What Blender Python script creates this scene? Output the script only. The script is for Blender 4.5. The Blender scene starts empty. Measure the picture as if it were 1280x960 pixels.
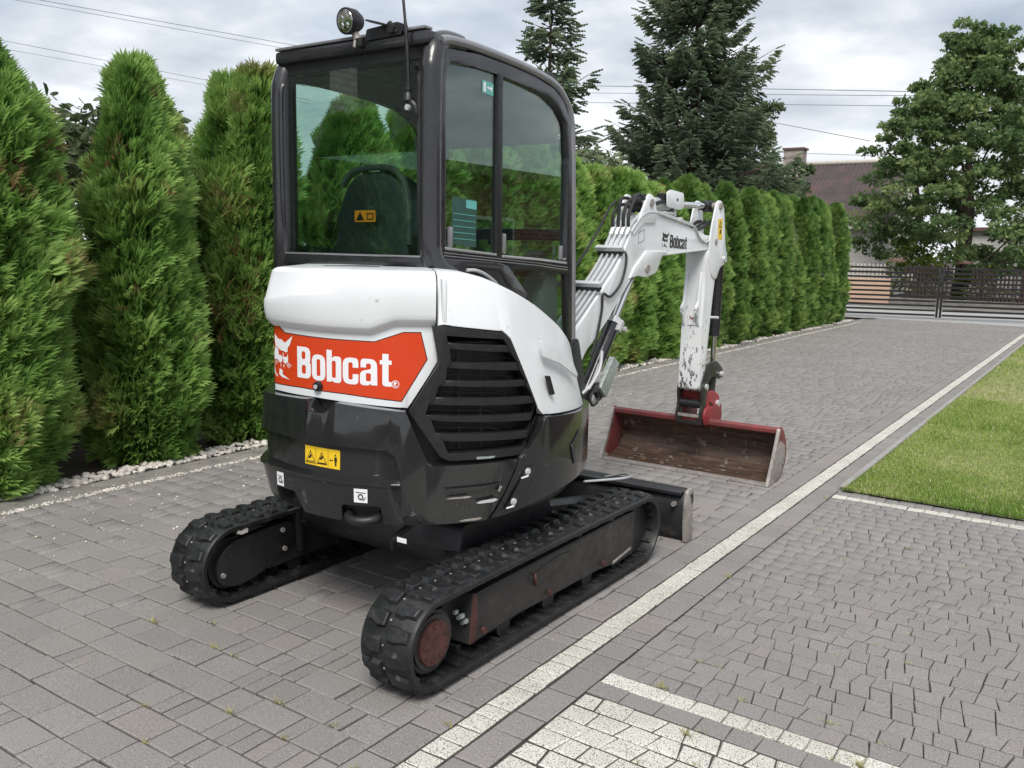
import bpy, bmesh, math, random
import numpy as np
from mathutils import Vector, Matrix, noise as mnoise
random.seed(7); rng = np.random.default_rng(11)
S = bpy.context.scene
COL = S.collection
R_ = math.radians

# ------------------------------------------------------------------ camera, light, exposure
CAM_H = 1.55
def cam_axes(yaw, pitch, roll):
    f = Vector((-math.sin(yaw)*math.cos(pitch), math.cos(yaw)*math.cos(pitch), -math.sin(pitch)))
    r = Vector((math.cos(yaw), math.sin(yaw), 0)); d = f.cross(r)
    return (math.cos(roll)*r + math.sin(roll)*d, -math.sin(roll)*r + math.cos(roll)*d, f)
CR, CD, CF = cam_axes(R_(34.32), R_(8.64), R_(-1.23))
cam = bpy.data.cameras.new('camera'); camo = bpy.data.objects.new('camera', cam); COL.objects.link(camo)
M = Matrix((CR, -CD, -CF)).transposed().to_4x4(); M.translation = (0, 0, CAM_H); camo.matrix_world = M
cam.sensor_width = 36; cam.lens = 1105/1280*36; cam.clip_start = 0.05; cam.clip_end = 3000
S.camera = camo
def seen(x, y, z=0.0):
    q = Vector((x, y, z-CAM_H)); w = q.dot(CF)
    if w < 0.2: return None
    return (q.dot(CR)/w*1105+640, q.dot(CD)/w*1105+480, w)

SUN_EL, SUN_AZ = 52, 150          # azimuth measured clockwise from +Y
W = bpy.data.worlds.new('World'); S.world = W; W.use_nodes = True
nt = W.node_tree; nt.nodes.clear(); N = nt.nodes.new; L = nt.links.new
out = N('ShaderNodeOutputWorld'); bg = N('ShaderNodeBackground'); bg.inputs[1].default_value = 1.0
sky = N('ShaderNodeTexSky'); sky.sky_type = 'NISHITA'; sky.sun_disc = False
sky.sun_elevation = R_(SUN_EL); sky.sun_rotation = R_(SUN_AZ)
tc = N('ShaderNodeTexCoord'); sep = N('ShaderNodeSeparateXYZ'); L(tc.outputs['Generated'], sep.inputs[0])
# clouds live on a flat layer: project the direction on a plane overhead
zc = N('ShaderNodeMath'); zc.operation = 'MAXIMUM'; zc.inputs[1].default_value = 0.0; L(sep.outputs[2], zc.inputs[0])
za = N('ShaderNodeMath'); za.operation = 'ADD'; za.inputs[1].default_value = 0.22; L(zc.outputs[0], za.inputs[0])
dx = N('ShaderNodeMath'); dx.operation = 'DIVIDE'; L(sep.outputs[0], dx.inputs[0]); L(za.outputs[0], dx.inputs[1])
dy = N('ShaderNodeMath'); dy.operation = 'DIVIDE'; L(sep.outputs[1], dy.inputs[0]); L(za.outputs[0], dy.inputs[1])
cv = N('ShaderNodeCombineXYZ'); L(dx.outputs[0], cv.inputs[0]); L(dy.outputs[0], cv.inputs[1])
n1 = N('ShaderNodeTexNoise'); n1.inputs['Scale'].default_value = 1.3; n1.inputs['Detail'].default_value = 9; n1.inputs['Roughness'].default_value = 0.55; n1.inputs['Distortion'].default_value = 0.35
L(cv.outputs[0], n1.inputs['Vector'])
n2 = N('ShaderNodeTexNoise'); n2.inputs['Scale'].default_value = 2.6; n2.inputs['Detail'].default_value = 7; n2.inputs['Roughness'].default_value = 0.5
mo = N('ShaderNodeVectorMath'); mo.operation = 'ADD'; mo.inputs[1].default_value = (3.1, 7.7, 0); L(cv.outputs[0], mo.inputs[0]); L(mo.outputs[0], n2.inputs['Vector'])
cover = N('ShaderNodeMapRange'); cover.inputs[1].default_value = 0.30; cover.inputs[2].default_value = 0.52; cover.inputs[3].default_value = 0.62; cover.inputs[4].default_value = 1.0
L(n1.outputs[0], cover.inputs[0])
cl = N('ShaderNodeValToRGB'); cl.color_ramp.elements[0].position = 0.30; cl.color_ramp.elements[0].color = (0.33, 0.375, 0.44, 1)
cl.color_ramp.elements[1].position = 0.70; cl.color_ramp.elements[1].color = (0.80, 0.81, 0.815, 1)
e = cl.color_ramp.elements.new(0.5); e.color = (0.50, 0.54, 0.595, 1)
L(n2.outputs[0], cl.inputs[0])
hz = N('ShaderNodeMapRange'); hz.inputs[1].default_value = 0.0; hz.inputs[2].default_value = 0.2; hz.inputs[3].default_value = 0.75; hz.inputs[4].default_value = 0.0
L(zc.outputs[0], hz.inputs[0])
mixh = N('ShaderNodeMix'); mixh.data_type = 'RGBA'; mixh.inputs[7].default_value = (0.72, 0.74, 0.76, 1)
L(hz.outputs[0], mixh.inputs[0]); L(cl.outputs[0], mixh.inputs[6])
sk = N('ShaderNodeVectorMath'); sk.operation = 'SCALE'; sk.inputs[3].default_value = 0.075; L(sky.outputs[0], sk.inputs[0])
mixc = N('ShaderNodeMix'); mixc.data_type = 'RGBA'; L(cover.outputs[0], mixc.inputs[0]); L(sk.outputs[0], mixc.inputs[6]); L(mixh.outputs[2], mixc.inputs[7])
L(mixc.outputs[2], bg.inputs[0]); L(bg.outputs[0], out.inputs[0])

sl = bpy.data.lights.new('sun', 'SUN'); sl.energy = 2.3; sl.angle = R_(24); sl.color = (1.0, 0.96, 0.90)
so = bpy.data.objects.new('sun', sl); COL.objects.link(so)
sd = Vector((math.sin(R_(SUN_AZ))*math.cos(R_(SUN_EL)), math.cos(R_(SUN_AZ))*math.cos(R_(SUN_EL)), math.sin(R_(SUN_EL))))
so.rotation_euler = sd.to_track_quat('Z', 'Y').to_euler()
vs = S.view_settings; vs.view_transform = 'Standard'; vs.look = 'None'; vs.exposure = 0.56; vs.gamma = 1.0

# ------------------------------------------------------------------ materials
def nodes_of(name):
    m = bpy.data.materials.new(name); m.use_nodes = True
    t = m.node_tree; return m, t, t.nodes['Principled BSDF']
def noise_node(t, scale, detail=4, rough=0.55, obj=True):
    n = t.nodes.new('ShaderNodeTexNoise'); n.inputs['Scale'].default_value = scale
    n.inputs['Detail'].default_value = detail; n.inputs['Roughness'].default_value = rough
    g = t.nodes.new('ShaderNodeNewGeometry'); t.links.new(g.outputs['Position'], n.inputs['Vector'])
    return n
def ramp(t, src, stops):
    r = t.nodes.new('ShaderNodeValToRGB'); els = r.color_ramp.elements
    els[0].position, els[0].color = stops[0][0], (*stops[0][1], 1)
    els[1].position, els[1].color = stops[-1][0], (*stops[-1][1], 1)
    for p, c in stops[1:-1]:
        q = els.new(p); q.color = (*c, 1)
    t.links.new(src, r.inputs[0]); return r
def mixrgb(t, fac, a, b, mode='MIX'):
    m = t.nodes.new('ShaderNodeMix'); m.data_type = 'RGBA'; m.blend_type = mode
    for sock, v in ((0, fac), (6, a), (7, b)):
        if isinstance(v, (int, float)): m.inputs[sock].default_value = v
        elif isinstance(v, tuple): m.inputs[sock].default_value = (*v, 1)
        else: t.links.new(v, m.inputs[sock])
    return m.outputs[2]
def maprange(t, src, a, b, c, d):
    m = t.nodes.new('ShaderNodeMapRange'); t.links.new(src, m.inputs[0])
    for i, v in enumerate((a, b, c, d)): m.inputs[i+1].default_value = v
    return m.outputs[0]
def bump(t, b, src, strength, dist=0.01):
    n = t.nodes.new('ShaderNodeBump'); n.inputs['Strength'].default_value = strength; n.inputs['Distance'].default_value = dist
    t.links.new(src, n.inputs['Height']); t.links.new(n.outputs[0], b.inputs['Normal'])
def plain(name, col, rough=0.5, metal=0.0, var=0.12, scale=9, bmp=0.0, coat=0.0, dirt=None, dirt_amt=0.0, dirt_scale=4, rvar=0.12, spec=0.5):
    m, t, b = nodes_of(name)
    n = noise_node(t, scale, 5)
    c0 = tuple(max(0, x*(1-var)) for x in col); c1 = tuple(min(1, x*(1+var)) for x in col)
    c = ramp(t, n.outputs[0], [(0.3, c0), (0.7, c1)]).outputs[0]
    if dirt:
        d = noise_node(t, dirt_scale, 8, 0.68)
        f = maprange(t, d.outputs[0], 0.62-dirt_amt*0.3, 0.70, 0.0, 0.85)
        c = mixrgb(t, f, c, dirt)
    t.links.new(c, b.inputs['Base Color'])
    r = maprange(t, noise_node(t, scale*2.3, 5).outputs[0], 0.3, 0.7, max(0.02, rough-rvar), min(1, rough+rvar))
    t.links.new(r, b.inputs['Roughness'])
    b.inputs['Metallic'].default_value = metal; b.inputs['Coat Weight'].default_value = coat; b.inputs['Coat Roughness'].default_value = 0.06
    b.inputs['Specular IOR Level'].default_value = spec
    if bmp: bump(t, b, noise_node(t, scale*6, 6).outputs[0], bmp)
    return m
MAT = {}
MAT['white'] = plain('white_paint', (0.74, 0.76, 0.775), 0.34, var=0.03, scale=3, coat=0.35, dirt=(0.50, 0.48, 0.45), dirt_amt=-0.25, dirt_scale=9, spec=0.4)
MAT['white_worn'] = plain('worn_white_paint', (0.78, 0.80, 0.80), 0.45, var=0.05, scale=5, dirt=(0.07, 0.07, 0.07), dirt_amt=0.42, dirt_scale=26)
MAT['grey'] = plain('dark_grey_paint', (0.0135, 0.014, 0.0152), 0.20, var=0.10, scale=4, coat=0.6, dirt=(0.10, 0.095, 0.09), dirt_amt=-0.08, dirt_scale=14)
MAT['cabpaint'] = plain('charcoal_cab_paint', (0.021, 0.021, 0.024), 0.30, var=0.12, scale=6, coat=0.4)
MAT['rail'] = plain('grey_roof_rail_metal', (0.26, 0.26, 0.275), 0.28, metal=0.35, var=0.08, scale=5)
MAT['black'] = plain('black_plastic', (0.012, 0.012, 0.013), 0.45, var=0.15, scale=12, bmp=0.08)
MAT['frameblack'] = plain('black_steel', (0.014, 0.014, 0.016), 0.42, var=0.25, scale=8, dirt=(0.06, 0.05, 0.045), dirt_amt=0.02, dirt_scale=10)
MAT['beam'] = plain('worn_black_beam', (0.022, 0.021, 0.021), 0.42, var=0.25, scale=8, dirt=(0.070, 0.038, 0.030), dirt_amt=0.10, dirt_scale=8, bmp=0.1)
MAT['rust'] = plain('rusty_red_steel', (0.070, 0.024, 0.019), 0.75, var=0.35, scale=28, dirt=(0.025, 0.02, 0.02), dirt_amt=0.2, dirt_scale=26, bmp=0.3)
MAT['steel'] = plain('scratched_bare_steel', (0.34, 0.31, 0.29), 0.5, metal=0.3, var=0.25, scale=30, dirt=(0.14, 0.10, 0.08), dirt_amt=0.2, dirt_scale=20)
MAT['mud'] = plain('dried_mud', (0.20, 0.17, 0.14), 0.9, var=0.3, scale=30)
MAT['chrome'] = plain('chrome', (0.80, 0.80, 0.80), 0.12, metal=1.0, var=0.04, scale=20, rvar=0.05)
MAT['zinc'] = plain('zinc_plated_pipe', (0.60, 0.61, 0.62), 0.30, metal=0.35, var=0.04, scale=6, rvar=0.04)
MAT['hose'] = plain('black_rubber_hose', (0.018, 0.018, 0.019), 0.6, var=0.2, scale=40, bmp=0.25)
MAT['cyl'] = plain('black_cylinder_paint', (0.018, 0.018, 0.021), 0.25, var=0.15, scale=6, coat=0.4)
MAT['orange'] = plain('orange_red_decal', (0.62, 0.052, 0.010), 0.33, var=0.03, scale=3, coat=0.3, dirt=(0.80, 0.72, 0.68), dirt_amt=-0.22, dirt_scale=16)
MAT['decalwhite'] = plain('white_decal', (0.80, 0.80, 0.82), 0.35, var=0.02)
MAT['decalblack'] = plain('black_decal', (0.012, 0.012, 0.012), 0.4, var=0.02)
MAT['yellow'] = plain('yellow_sticker', (0.82, 0.54, 0.02), 0.4, var=0.05, scale=20)
MAT['safety'] = plain('orange_sticker', (0.80, 0.24, 0.015), 0.4, var=0.03)
MAT['teal'] = plain('teal_sticker', (0.12, 0.42, 0.38), 0.4, var=0.03)
MAT['chart'] = plain('dark_green_chart', (0.025, 0.075, 0.06), 0.4, var=0.15, scale=60)
MAT['red'] = plain('red_paint', (0.27, 0.030, 0.034), 0.5, var=0.20, scale=12, dirt=(0.07, 0.045, 0.04), dirt_amt=0.36, dirt_scale=18)
MAT['redworn'] = plain('worn_red_bucket_paint', (0.20, 0.035, 0.036), 0.55, var=0.25, scale=10, dirt=(0.085, 0.055, 0.045), dirt_amt=0.62, dirt_scale=14)
MAT['seat'] = plain('black_seat_vinyl', (0.022, 0.028, 0.028), 0.28, var=0.15, scale=8)
MAT['console'] = plain('grey_console_plastic', (0.20, 0.23, 0.23), 0.45, var=0.05)
MAT['headliner'] = plain('dark_grey_headliner', (0.045, 0.05, 0.052), 0.7, var=0.1)
MAT['alu'] = plain('aluminium_sill', (0.42, 0.43, 0.42), 0.35, metal=0.6, var=0.06)
MAT['lampglass'] = plain('lamp_reflector', (0.80, 0.80, 0.80), 0.10, metal=1.0, var=0.35, scale=60)
MAT['plate'] = plain('scuffed_grey_plate', (0.34, 0.38, 0.37), 0.3, metal=0.3, var=0.25, scale=40)
def worn_white():
    m, t, b = nodes_of('scratched_white_arm_paint')
    g = t.nodes.new('ShaderNodeNewGeometry'); mp = t.nodes.new('ShaderNodeMapping'); mp.inputs['Scale'].default_value = (1, 1, 0.40)
    t.links.new(g.outputs['Position'], mp.inputs[0]); n = t.nodes.new('ShaderNodeTexNoise'); n.inputs['Scale'].default_value = 34; n.inputs['Detail'].default_value = 9; n.inputs['Roughness'].default_value = 0.72
    t.links.new(mp.outputs[0], n.inputs['Vector'])
    sx = t.nodes.new('ShaderNodeSeparateXYZ'); t.links.new(g.outputs['Position'], sx.inputs[0])
    lift = maprange(t, sx.outputs[2], 0.72, 1.45, 0.050, -0.11)      # knocked about most near the coupler
    ad = t.nodes.new('ShaderNodeMath'); t.links.new(n.outputs[0], ad.inputs[0]); t.links.new(lift, ad.inputs[1])
    base = ramp(t, noise_node(t, 5, 5).outputs[0], [(0.3, (0.70, 0.715, 0.72)), (0.7, (0.78, 0.795, 0.80))]).outputs[0]
    c = mixrgb(t, maprange(t, ad.outputs[0], 0.575, 0.60, 0, 0.92), base, (0.055, 0.055, 0.055))
    t.links.new(c, b.inputs['Base Color']); b.inputs['Roughness'].default_value = 0.45; return m
MAT['white_worn'] = worn_white()
def rubber():
    m, t, b = nodes_of('dusty_track_rubber')
    n = noise_node(t, 14, 7, 0.65); f = noise_node(t, 60, 5)
    c = ramp(t, n.outputs[0], [(0.32, (0.006, 0.0065, 0.007)), (0.56, (0.012, 0.0125, 0.0135)), (0.80, (0.040, 0.041, 0.043))]).outputs[0]
    t.links.new(c, b.inputs['Base Color'])
    t.links.new(maprange(t, n.outputs[0], 0.3, 0.7, 0.38, 0.66), b.inputs['Roughness'])
    bump(t, b, f.outputs[0], 0.35, 0.004); return m
MAT['rubber'] = rubber()
def bucket_inside():
    m, t, b = nodes_of('rusty_bucket_steel')
    g = t.nodes.new('ShaderNodeNewGeometry'); mp = t.nodes.new('ShaderNodeMapping'); mp.inputs['Scale'].default_value = (2.5, 18, 18)
    t.links.new(g.outputs['Position'], mp.inputs[0])
    n = t.nodes.new('ShaderNodeTexNoise'); n.inputs['Scale'].default_value = 2.2; n.inputs['Detail'].default_value = 8; n.inputs['Roughness'].default_value = 0.65
    t.links.new(mp.outputs[0], n.inputs['Vector'])
    c = ramp(t, n.outputs[0], [(0.30, (0.030, 0.022, 0.019)), (0.52, (0.090, 0.058, 0.044)), (0.72, (0.17, 0.11, 0.075))]).outputs[0]
    d = noise_node(t, 15, 8, 0.7); c = mixrgb(t, maprange(t, d.outputs[0], 0.585, 0.66, 0, 0.75), c, (0.32, 0.27, 0.235))
    sx = t.nodes.new('ShaderNodeSeparateXYZ'); t.links.new(g.outputs['Position'], sx.inputs[0])
    # orange rust along the lower sheet near the edge
    q = noise_node(t, 5, 5); c = mixrgb(t, maprange(t, q.outputs[0], 0.55, 0.75, 0, 0.6), c, (0.17, 0.070, 0.018))
    t.links.new(c, b.inputs['Base Color']); b.inputs['Roughness'].default_value = 0.48; b.inputs['Metallic'].default_value = 0.25
    bump(t, b, n.outputs[0], 0.25); return m
MAT['bucketin'] = bucket_inside()
def glass(name, tint, refl=1.0):
    m = bpy.data.materials.new(name); m.use_nodes = True; t = m.node_tree; t.nodes.clear()
    o = t.nodes.new('ShaderNodeOutputMaterial'); tr = t.nodes.new('ShaderNodeBsdfTransparent'); tr.inputs[0].default_value = (*tint, 1)
    gl = t.nodes.new('ShaderNodeBsdfGlossy'); gl.inputs['Roughness'].default_value = 0.015; gl.inputs[0].default_value = (0.95, 1, 0.97, 1)
    lw = t.nodes.new('ShaderNodeLayerWeight'); lw.inputs[0].default_value = 0.5
    pw = t.nodes.new('ShaderNodeMath'); pw.operation = 'POWER'; pw.inputs[1].default_value = 3.0; t.links.new(lw.outputs['Facing'], pw.inputs[0])
    fr = t.nodes.new('ShaderNodeMath'); fr.operation = 'MULTIPLY_ADD'; fr.inputs[1].default_value = 0.90; fr.inputs[2].default_value = 0.045*refl; t.links.new(pw.outputs[0], fr.inputs[0])
    mx = t.nodes.new('ShaderNodeMixShader'); t.links.new(fr.outputs[0], mx.inputs[0]); t.links.new(tr.outputs[0], mx.inputs[1]); t.links.new(gl.outputs[0], mx.inputs[2])
    t.links.new(mx.outputs[0], o.inputs[0]); return m
MAT['glass'] = glass('green_tinted_glass', (0.79, 0.885, 0.845))
MAT['houseglass'] = plain('window_pane', (0.05, 0.06, 0.07), 0.06, var=0.1)

def paver(name, c_lo, c_hi, speck, island):
    m, t, b = nodes_of(name)
    if island:
        g = t.nodes.new('ShaderNodeNewGeometry'); rnd = g.outputs['Random Per Island']
    else:
        g = t.nodes.new('ShaderNodeObjectInfo'); rnd = g.outputs['Random']
    base = ramp(t, rnd, [(0.0, c_lo), (0.45, tuple((a+b_)/2 for a, b_ in zip(c_lo, c_hi))), (0.8, c_hi), (1.0, (c_hi[0]*1.01, c_hi[1]*0.965, c_hi[2]*0.945))]).outputs[0]
    big = noise_node(t, 0.9, 6, 0.6)
    base = mixrgb(t, maprange(t, big.outputs[0], 0.35, 0.7, 0.0, 0.5), base, tuple(x*0.80 for x in c_lo))
    stain = noise_node(t, 42, 3, 0.5); base = mixrgb(t, maprange(t, stain.outputs[0], 0.70, 0.73, 0, 0.65), base, (0.085, 0.08, 0.075))
    fine = noise_node(t, 170, 3, 0.75)
    base = mixrgb(t, maprange(t, fine.outputs[0], 0.58, 0.68, 0, 0.85), base, speck)
    base = mixrgb(t, maprange(t, fine.outputs[0], 0.44, 0.33, 0, 0.75), base, (0.06, 0.055, 0.052))
    t.links.new(base, b.inputs['Base Color']); b.inputs['Roughness'].default_value = 0.82; b.inputs['Specular IOR Level'].default_value = 0.35
    bump(t, b, fine.outputs[0], 0.45, 0.003); return m
def granite(name, island):
    m, t, b = nodes_of(name)
    v = noise_node(t, 190, 2, 0.6)
    n = noise_node(t, 3, 5)
    lo = ramp(t, n.outputs[0], [(0.3, (0.50, 0.48, 0.42)), (0.7, (0.66, 0.64, 0.58))]).outputs[0]
    c = mixrgb(t, maprange(t, v.outputs[0], 0.565, 0.60, 0, 0.9), lo, (0.05, 0.05, 0.05))
    v2 = noise_node(t, 110, 2, 0.5); c = mixrgb(t, maprange(t, v2.outputs[0], 0.60, 0.68, 0, 0.5), c, (0.36, 0.32, 0.26))
    t.links.new(c, b.inputs['Base Color']); b.inputs['Roughness'].default_value = 0.8
    bump(t, b, v.outputs[0], 0.3, 0.003); return m
MAT['pav'] = paver('grey_brown_paving_stone', (0.226, 0.212, 0.202), (0.268, 0.252, 0.241), (0.46, 0.44, 0.42), False)
MAT['pav_i'] = paver('grey_brown_paving_stones', (0.226, 0.212, 0.202), (0.268, 0.252, 0.241), (0.46, 0.44, 0.42), True)
MAT['pav2'] = paver('grey_trapezoid_stone', (0.232, 0.220, 0.211), (0.262, 0.249, 0.240), (0.46, 0.44, 0.43), False)
MAT['pav2_i'] = paver('grey_trapezoid_stones', (0.232, 0.220, 0.211), (0.262, 0.249, 0.240), (0.46, 0.44, 0.43), True)
MAT['gran'] = granite('speckled_white_stone', False)
MAT['joint'] = plain('joint_sand', (0.052, 0.046, 0.040), 0.95, var=0.35, scale=30)
MAT['concrete'] = plain('weathered_concrete', (0.21, 0.20, 0.18), 0.9, var=0.25, scale=6, bmp=0.3, dirt=(0.10, 0.09, 0.075), dirt_amt=0.15, dirt_scale=5)
MAT['kerb'] = plain('grey_concrete_kerb', (0.30, 0.29, 0.28), 0.9, var=0.18, scale=12, bmp=0.2)
MAT['soil'] = plain('dark_bark_soil', (0.045, 0.030, 0.022), 0.95, var=0.4, scale=25, bmp=0.5)
MAT['street'] = plain('pale_concrete_street', (0.36, 0.36, 0.355), 0.9, var=0.08, scale=2)
MAT['pebble'] = plain('white_pebble', (0.56, 0.52, 0.47), 0.75, var=0.45, scale=9, dirt=(0.12, 0.09, 0.07), dirt_amt=0.25, dirt_scale=13)
MAT['thatch'] = plain('lawn_thatch', (0.24, 0.24, 0.11), 0.95, var=0.3, scale=9)
MAT['oldplaster'] = plain('weathered_chimney_render', (0.30, 0.26, 0.235), 0.9, var=0.35, scale=5)
MAT['plasticedge'] = plain('black_lawn_edging', (0.09, 0.085, 0.075), 0.6)

def foliage(name, dark, mid, light, trans=0.25, rough=0.6, warm=None):
    m, t, b = nodes_of(name)
    a = t.nodes.new('ShaderNodeAttribute'); a.attribute_name = 'tone'
    stops = [(0.0, dark), (0.5, mid), (0.93, light)]
    if warm: stops.append((1.0, warm))
    c = ramp(t, a.outputs['Fac'], stops).outputs[0]
    t.links.new(c, b.inputs['Base Color']); b.inputs['Roughness'].default_value = rough; b.inputs['Specular IOR Level'].default_value = 0.25
    tl = t.nodes.new('ShaderNodeBsdfTranslucent'); t.links.new(c, tl.inputs[0])
    mx = t.nodes.new('ShaderNodeMixShader'); mx.inputs[0].default_value = trans
    o = t.nodes['Material Output']; t.links.new(b.outputs[0], mx.inputs[1]); t.links.new(tl.outputs[0], mx.inputs[2]); t.links.new(mx.outputs[0], o.inputs[0])
    return m
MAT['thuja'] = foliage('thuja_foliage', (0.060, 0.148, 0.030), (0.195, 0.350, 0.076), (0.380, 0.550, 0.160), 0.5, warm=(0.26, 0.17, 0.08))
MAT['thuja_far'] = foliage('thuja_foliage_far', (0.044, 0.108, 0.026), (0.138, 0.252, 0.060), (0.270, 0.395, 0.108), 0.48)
MAT['spruce'] = foliage('spruce_needles', (0.095, 0.140, 0.088), (0.225, 0.300, 0.190), (0.390, 0.470, 0.300), 0.45)
MAT['oak'] = foliage('broad_leaf_foliage', (0.056, 0.104, 0.038), (0.145, 0.225, 0.085), (0.300, 0.385, 0.150), 0.45)
MAT['apple_leaf'] = foliage('apple_foliage', (0.040, 0.066, 0.026), (0.085, 0.125, 0.055), (0.170, 0.215, 0.120), 0.3)
MAT['bushy'] = foliage('yellow_green_foliage', (0.08, 0.12, 0.02), (0.16, 0.22, 0.035), (0.27, 0.33, 0.06), 0.3)
MAT['grass'] = foliage('lawn_blades', (0.170, 0.290, 0.050), (0.330, 0.430, 0.110), (0.520, 0.540, 0.240), 0.45, warm=(0.66, 0.58, 0.38))
MAT['weed'] = foliage('joint_weed', (0.24, 0.26, 0.08), (0.38, 0.36, 0.15), (0.50, 0.46, 0.26), 0.3)
MAT['bark'] = plain('brown_bark', (0.075, 0.052, 0.038), 0.9, var=0.35, scale=18, bmp=0.6)
MAT['twig'] = plain('inner_twigs', (0.075, 0.095, 0.030), 0.95, var=0.4, scale=30)
MAT['apple'] = plain('red_apple_skin', (0.36, 0.075, 0.055), 0.4, var=0.4, scale=22)
def roofing():
    m, t, b = nodes_of('weathered_corrugated_roofing')
    g = t.nodes.new('ShaderNodeNewGeometry'); sx = t.nodes.new('ShaderNodeSeparateXYZ'); t.links.new(g.outputs['Position'], sx.inputs[0])
    n = noise_node(t, 1.3, 7, 0.65); f = noise_node(t, 14, 5)
    c = ramp(t, n.outputs[0], [(0.35, (0.060, 0.054, 0.055)), (0.56, (0.098, 0.070, 0.070)), (0.78, (0.160, 0.070, 0.068))]).outputs[0]
    c = mixrgb(t, maprange(t, f.outputs[0], 0.64, 0.72, 0, 0.6), c, (0.24, 0.22, 0.20))
    t.links.new(c, b.inputs['Base Color']); b.inputs['Roughness'].default_value = 0.85; return m
MAT['roof'] = roofing()
def brickwork(name, c1, c2, mortar, scale):
    m, t, b = nodes_of(name)
    g = t.nodes.new('ShaderNodeNewGeometry'); sx = t.nodes.new('ShaderNodeSeparateXYZ'); t.links.new(g.outputs['Position'], sx.inputs[0])
    ad = t.nodes.new('ShaderNodeMath'); t.links.new(sx.outputs[0], ad.inputs[0]); t.links.new(sx.outputs[1], ad.inputs[1])
    cb = t.nodes.new('ShaderNodeCombineXYZ'); t.links.new(ad.outputs[0], cb.inputs[0]); t.links.new(sx.outputs[2], cb.inputs[1])
    br = t.nodes.new('ShaderNodeTexBrick'); t.links.new(cb.outputs[0], br.inputs['Vector'])
    br.inputs['Color1'].default_value = (*c1, 1); br.inputs['Color2'].default_value = (*c2, 1); br.inputs['Mortar'].default_value = (*mortar, 1)
    br.inputs['Scale'].default_value = scale; br.inputs['Mortar Size'].default_value = 0.02; br.inputs['Brick Width'].default_value = 0.5; br.inputs['Row Height'].default_value = 0.165
    n = noise_node(t, 2.5, 5); c = mixrgb(t, maprange(t, n.outputs[0], 0.4, 0.7, 0, 0.35), br.outputs[0], tuple(x*0.6 for x in c1))
    t.links.new(c, b.inputs['Base Color']); b.inputs['Roughness'].default_value = 0.9; return m
MAT['whitebrick'] = brickwork('white_sand_lime_brick', (0.78, 0.75, 0.70), (0.70, 0.67, 0.62), (0.48, 0.45, 0.41), 2.0)
MAT['redbrick'] = brickwork('red_brick', (0.30, 0.115, 0.075), (0.22, 0.085, 0.06), (0.30, 0.27, 0.24), 2.0)
MAT['peach'] = plain('peach_painted_wall', (0.56, 0.38, 0.28), 0.85, var=0.08, scale=2)
MAT['darkwood'] = plain('dark_brown_picket', (0.055, 0.032, 0.026), 0.75, var=0.3, scale=9)
MAT['palewood'] = plain('pale_picket', (0.50, 0.46, 0.40), 0.8, var=0.15, scale=9)
MAT['gate'] = plain('anthracite_gate_steel', (0.012, 0.012, 0.014), 0.4, var=0.1, scale=6)
MAT['plaster'] = plain('white_plaster', (0.62, 0.61, 0.57), 0.9, var=0.12, scale=2)
MAT['cap'] = plain('brown_coping_tile', (0.16, 0.10, 0.08), 0.8, var=0.2, scale=9)
MAT['wire'] = plain('overhead_wire', (0.20, 0.21, 0.23), 0.6)
MAT['frame_white'] = plain('white_window_frame', (0.75, 0.75, 0.74), 0.5, var=0.03)

# ------------------------------------------------------------------ mesh helpers
def tag(o, label=None, cat=None, group=None, kind=None):
    if label: o['label'] = label
    if cat: o['category'] = cat
    if group: o['group'] = group
    if kind: o['kind'] = kind
    return o
def link(name, mesh, parent=None, loc=None):
    o = bpy.data.objects.new(name, mesh); COL.objects.link(o)
    if parent: o.parent = parent
    if loc: o.location = loc
    return o
def empty(name, loc=(0, 0, 0), rz=0.0):
    o = bpy.data.objects.new(name, None); COL.objects.link(o); o.location = loc; o.rotation_euler = (0, 0, rz); o.empty_display_size = 0.2
    return o
def ob(name, bm, m, parent=None, smooth=True, angle=38):
    """bm holds world coordinates; parents here sit at their thing's base without rotation"""
    off = Vector((0, 0, 0)); p = parent
    while p: off += p.location; p = p.parent
    if off.length: bmesh.ops.translate(bm, verts=bm.verts, vec=-off)
    bmesh.ops.recalc_face_normals(bm, faces=bm.faces)
    me = bpy.data.meshes.new(name); bm.to_mesh(me); bm.free()
    me.materials.append(m if not isinstance(m, str) else MAT[m])
    if smooth:
        me.polygons.foreach_set('use_smooth', [True]*len(me.polygons)); me.set_sharp_from_angle(angle=R_(angle))
    return link(name, me, parent)
def np_mesh(name, V, F, m, tone=None):
    """fast mesh from arrays; F is (n,3) or (n,4)"""
    me = bpy.data.meshes.new(name); k = F.shape[1]
    me.vertices.add(len(V)); me.vertices.foreach_set('co', np.ascontiguousarray(V, dtype=np.float32).ravel())
    me.loops.add(F.size); me.loops.foreach_set('vertex_index', np.ascontiguousarray(F, dtype=np.int32).ravel())
    me.polygons.add(len(F)); me.polygons.foreach_set('loop_start', np.arange(0, F.size, k, dtype=np.int32))
    if tone is not None:
        a = me.attributes.new('tone', 'FLOAT', 'POINT'); a.data.foreach_set('value', np.ascontiguousarray(tone, dtype=np.float32))
    me.materials.append(MAT[m]); me.update(calc_edges=True); me.validate(); return me
def B_(): return bmesh.new()
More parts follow.
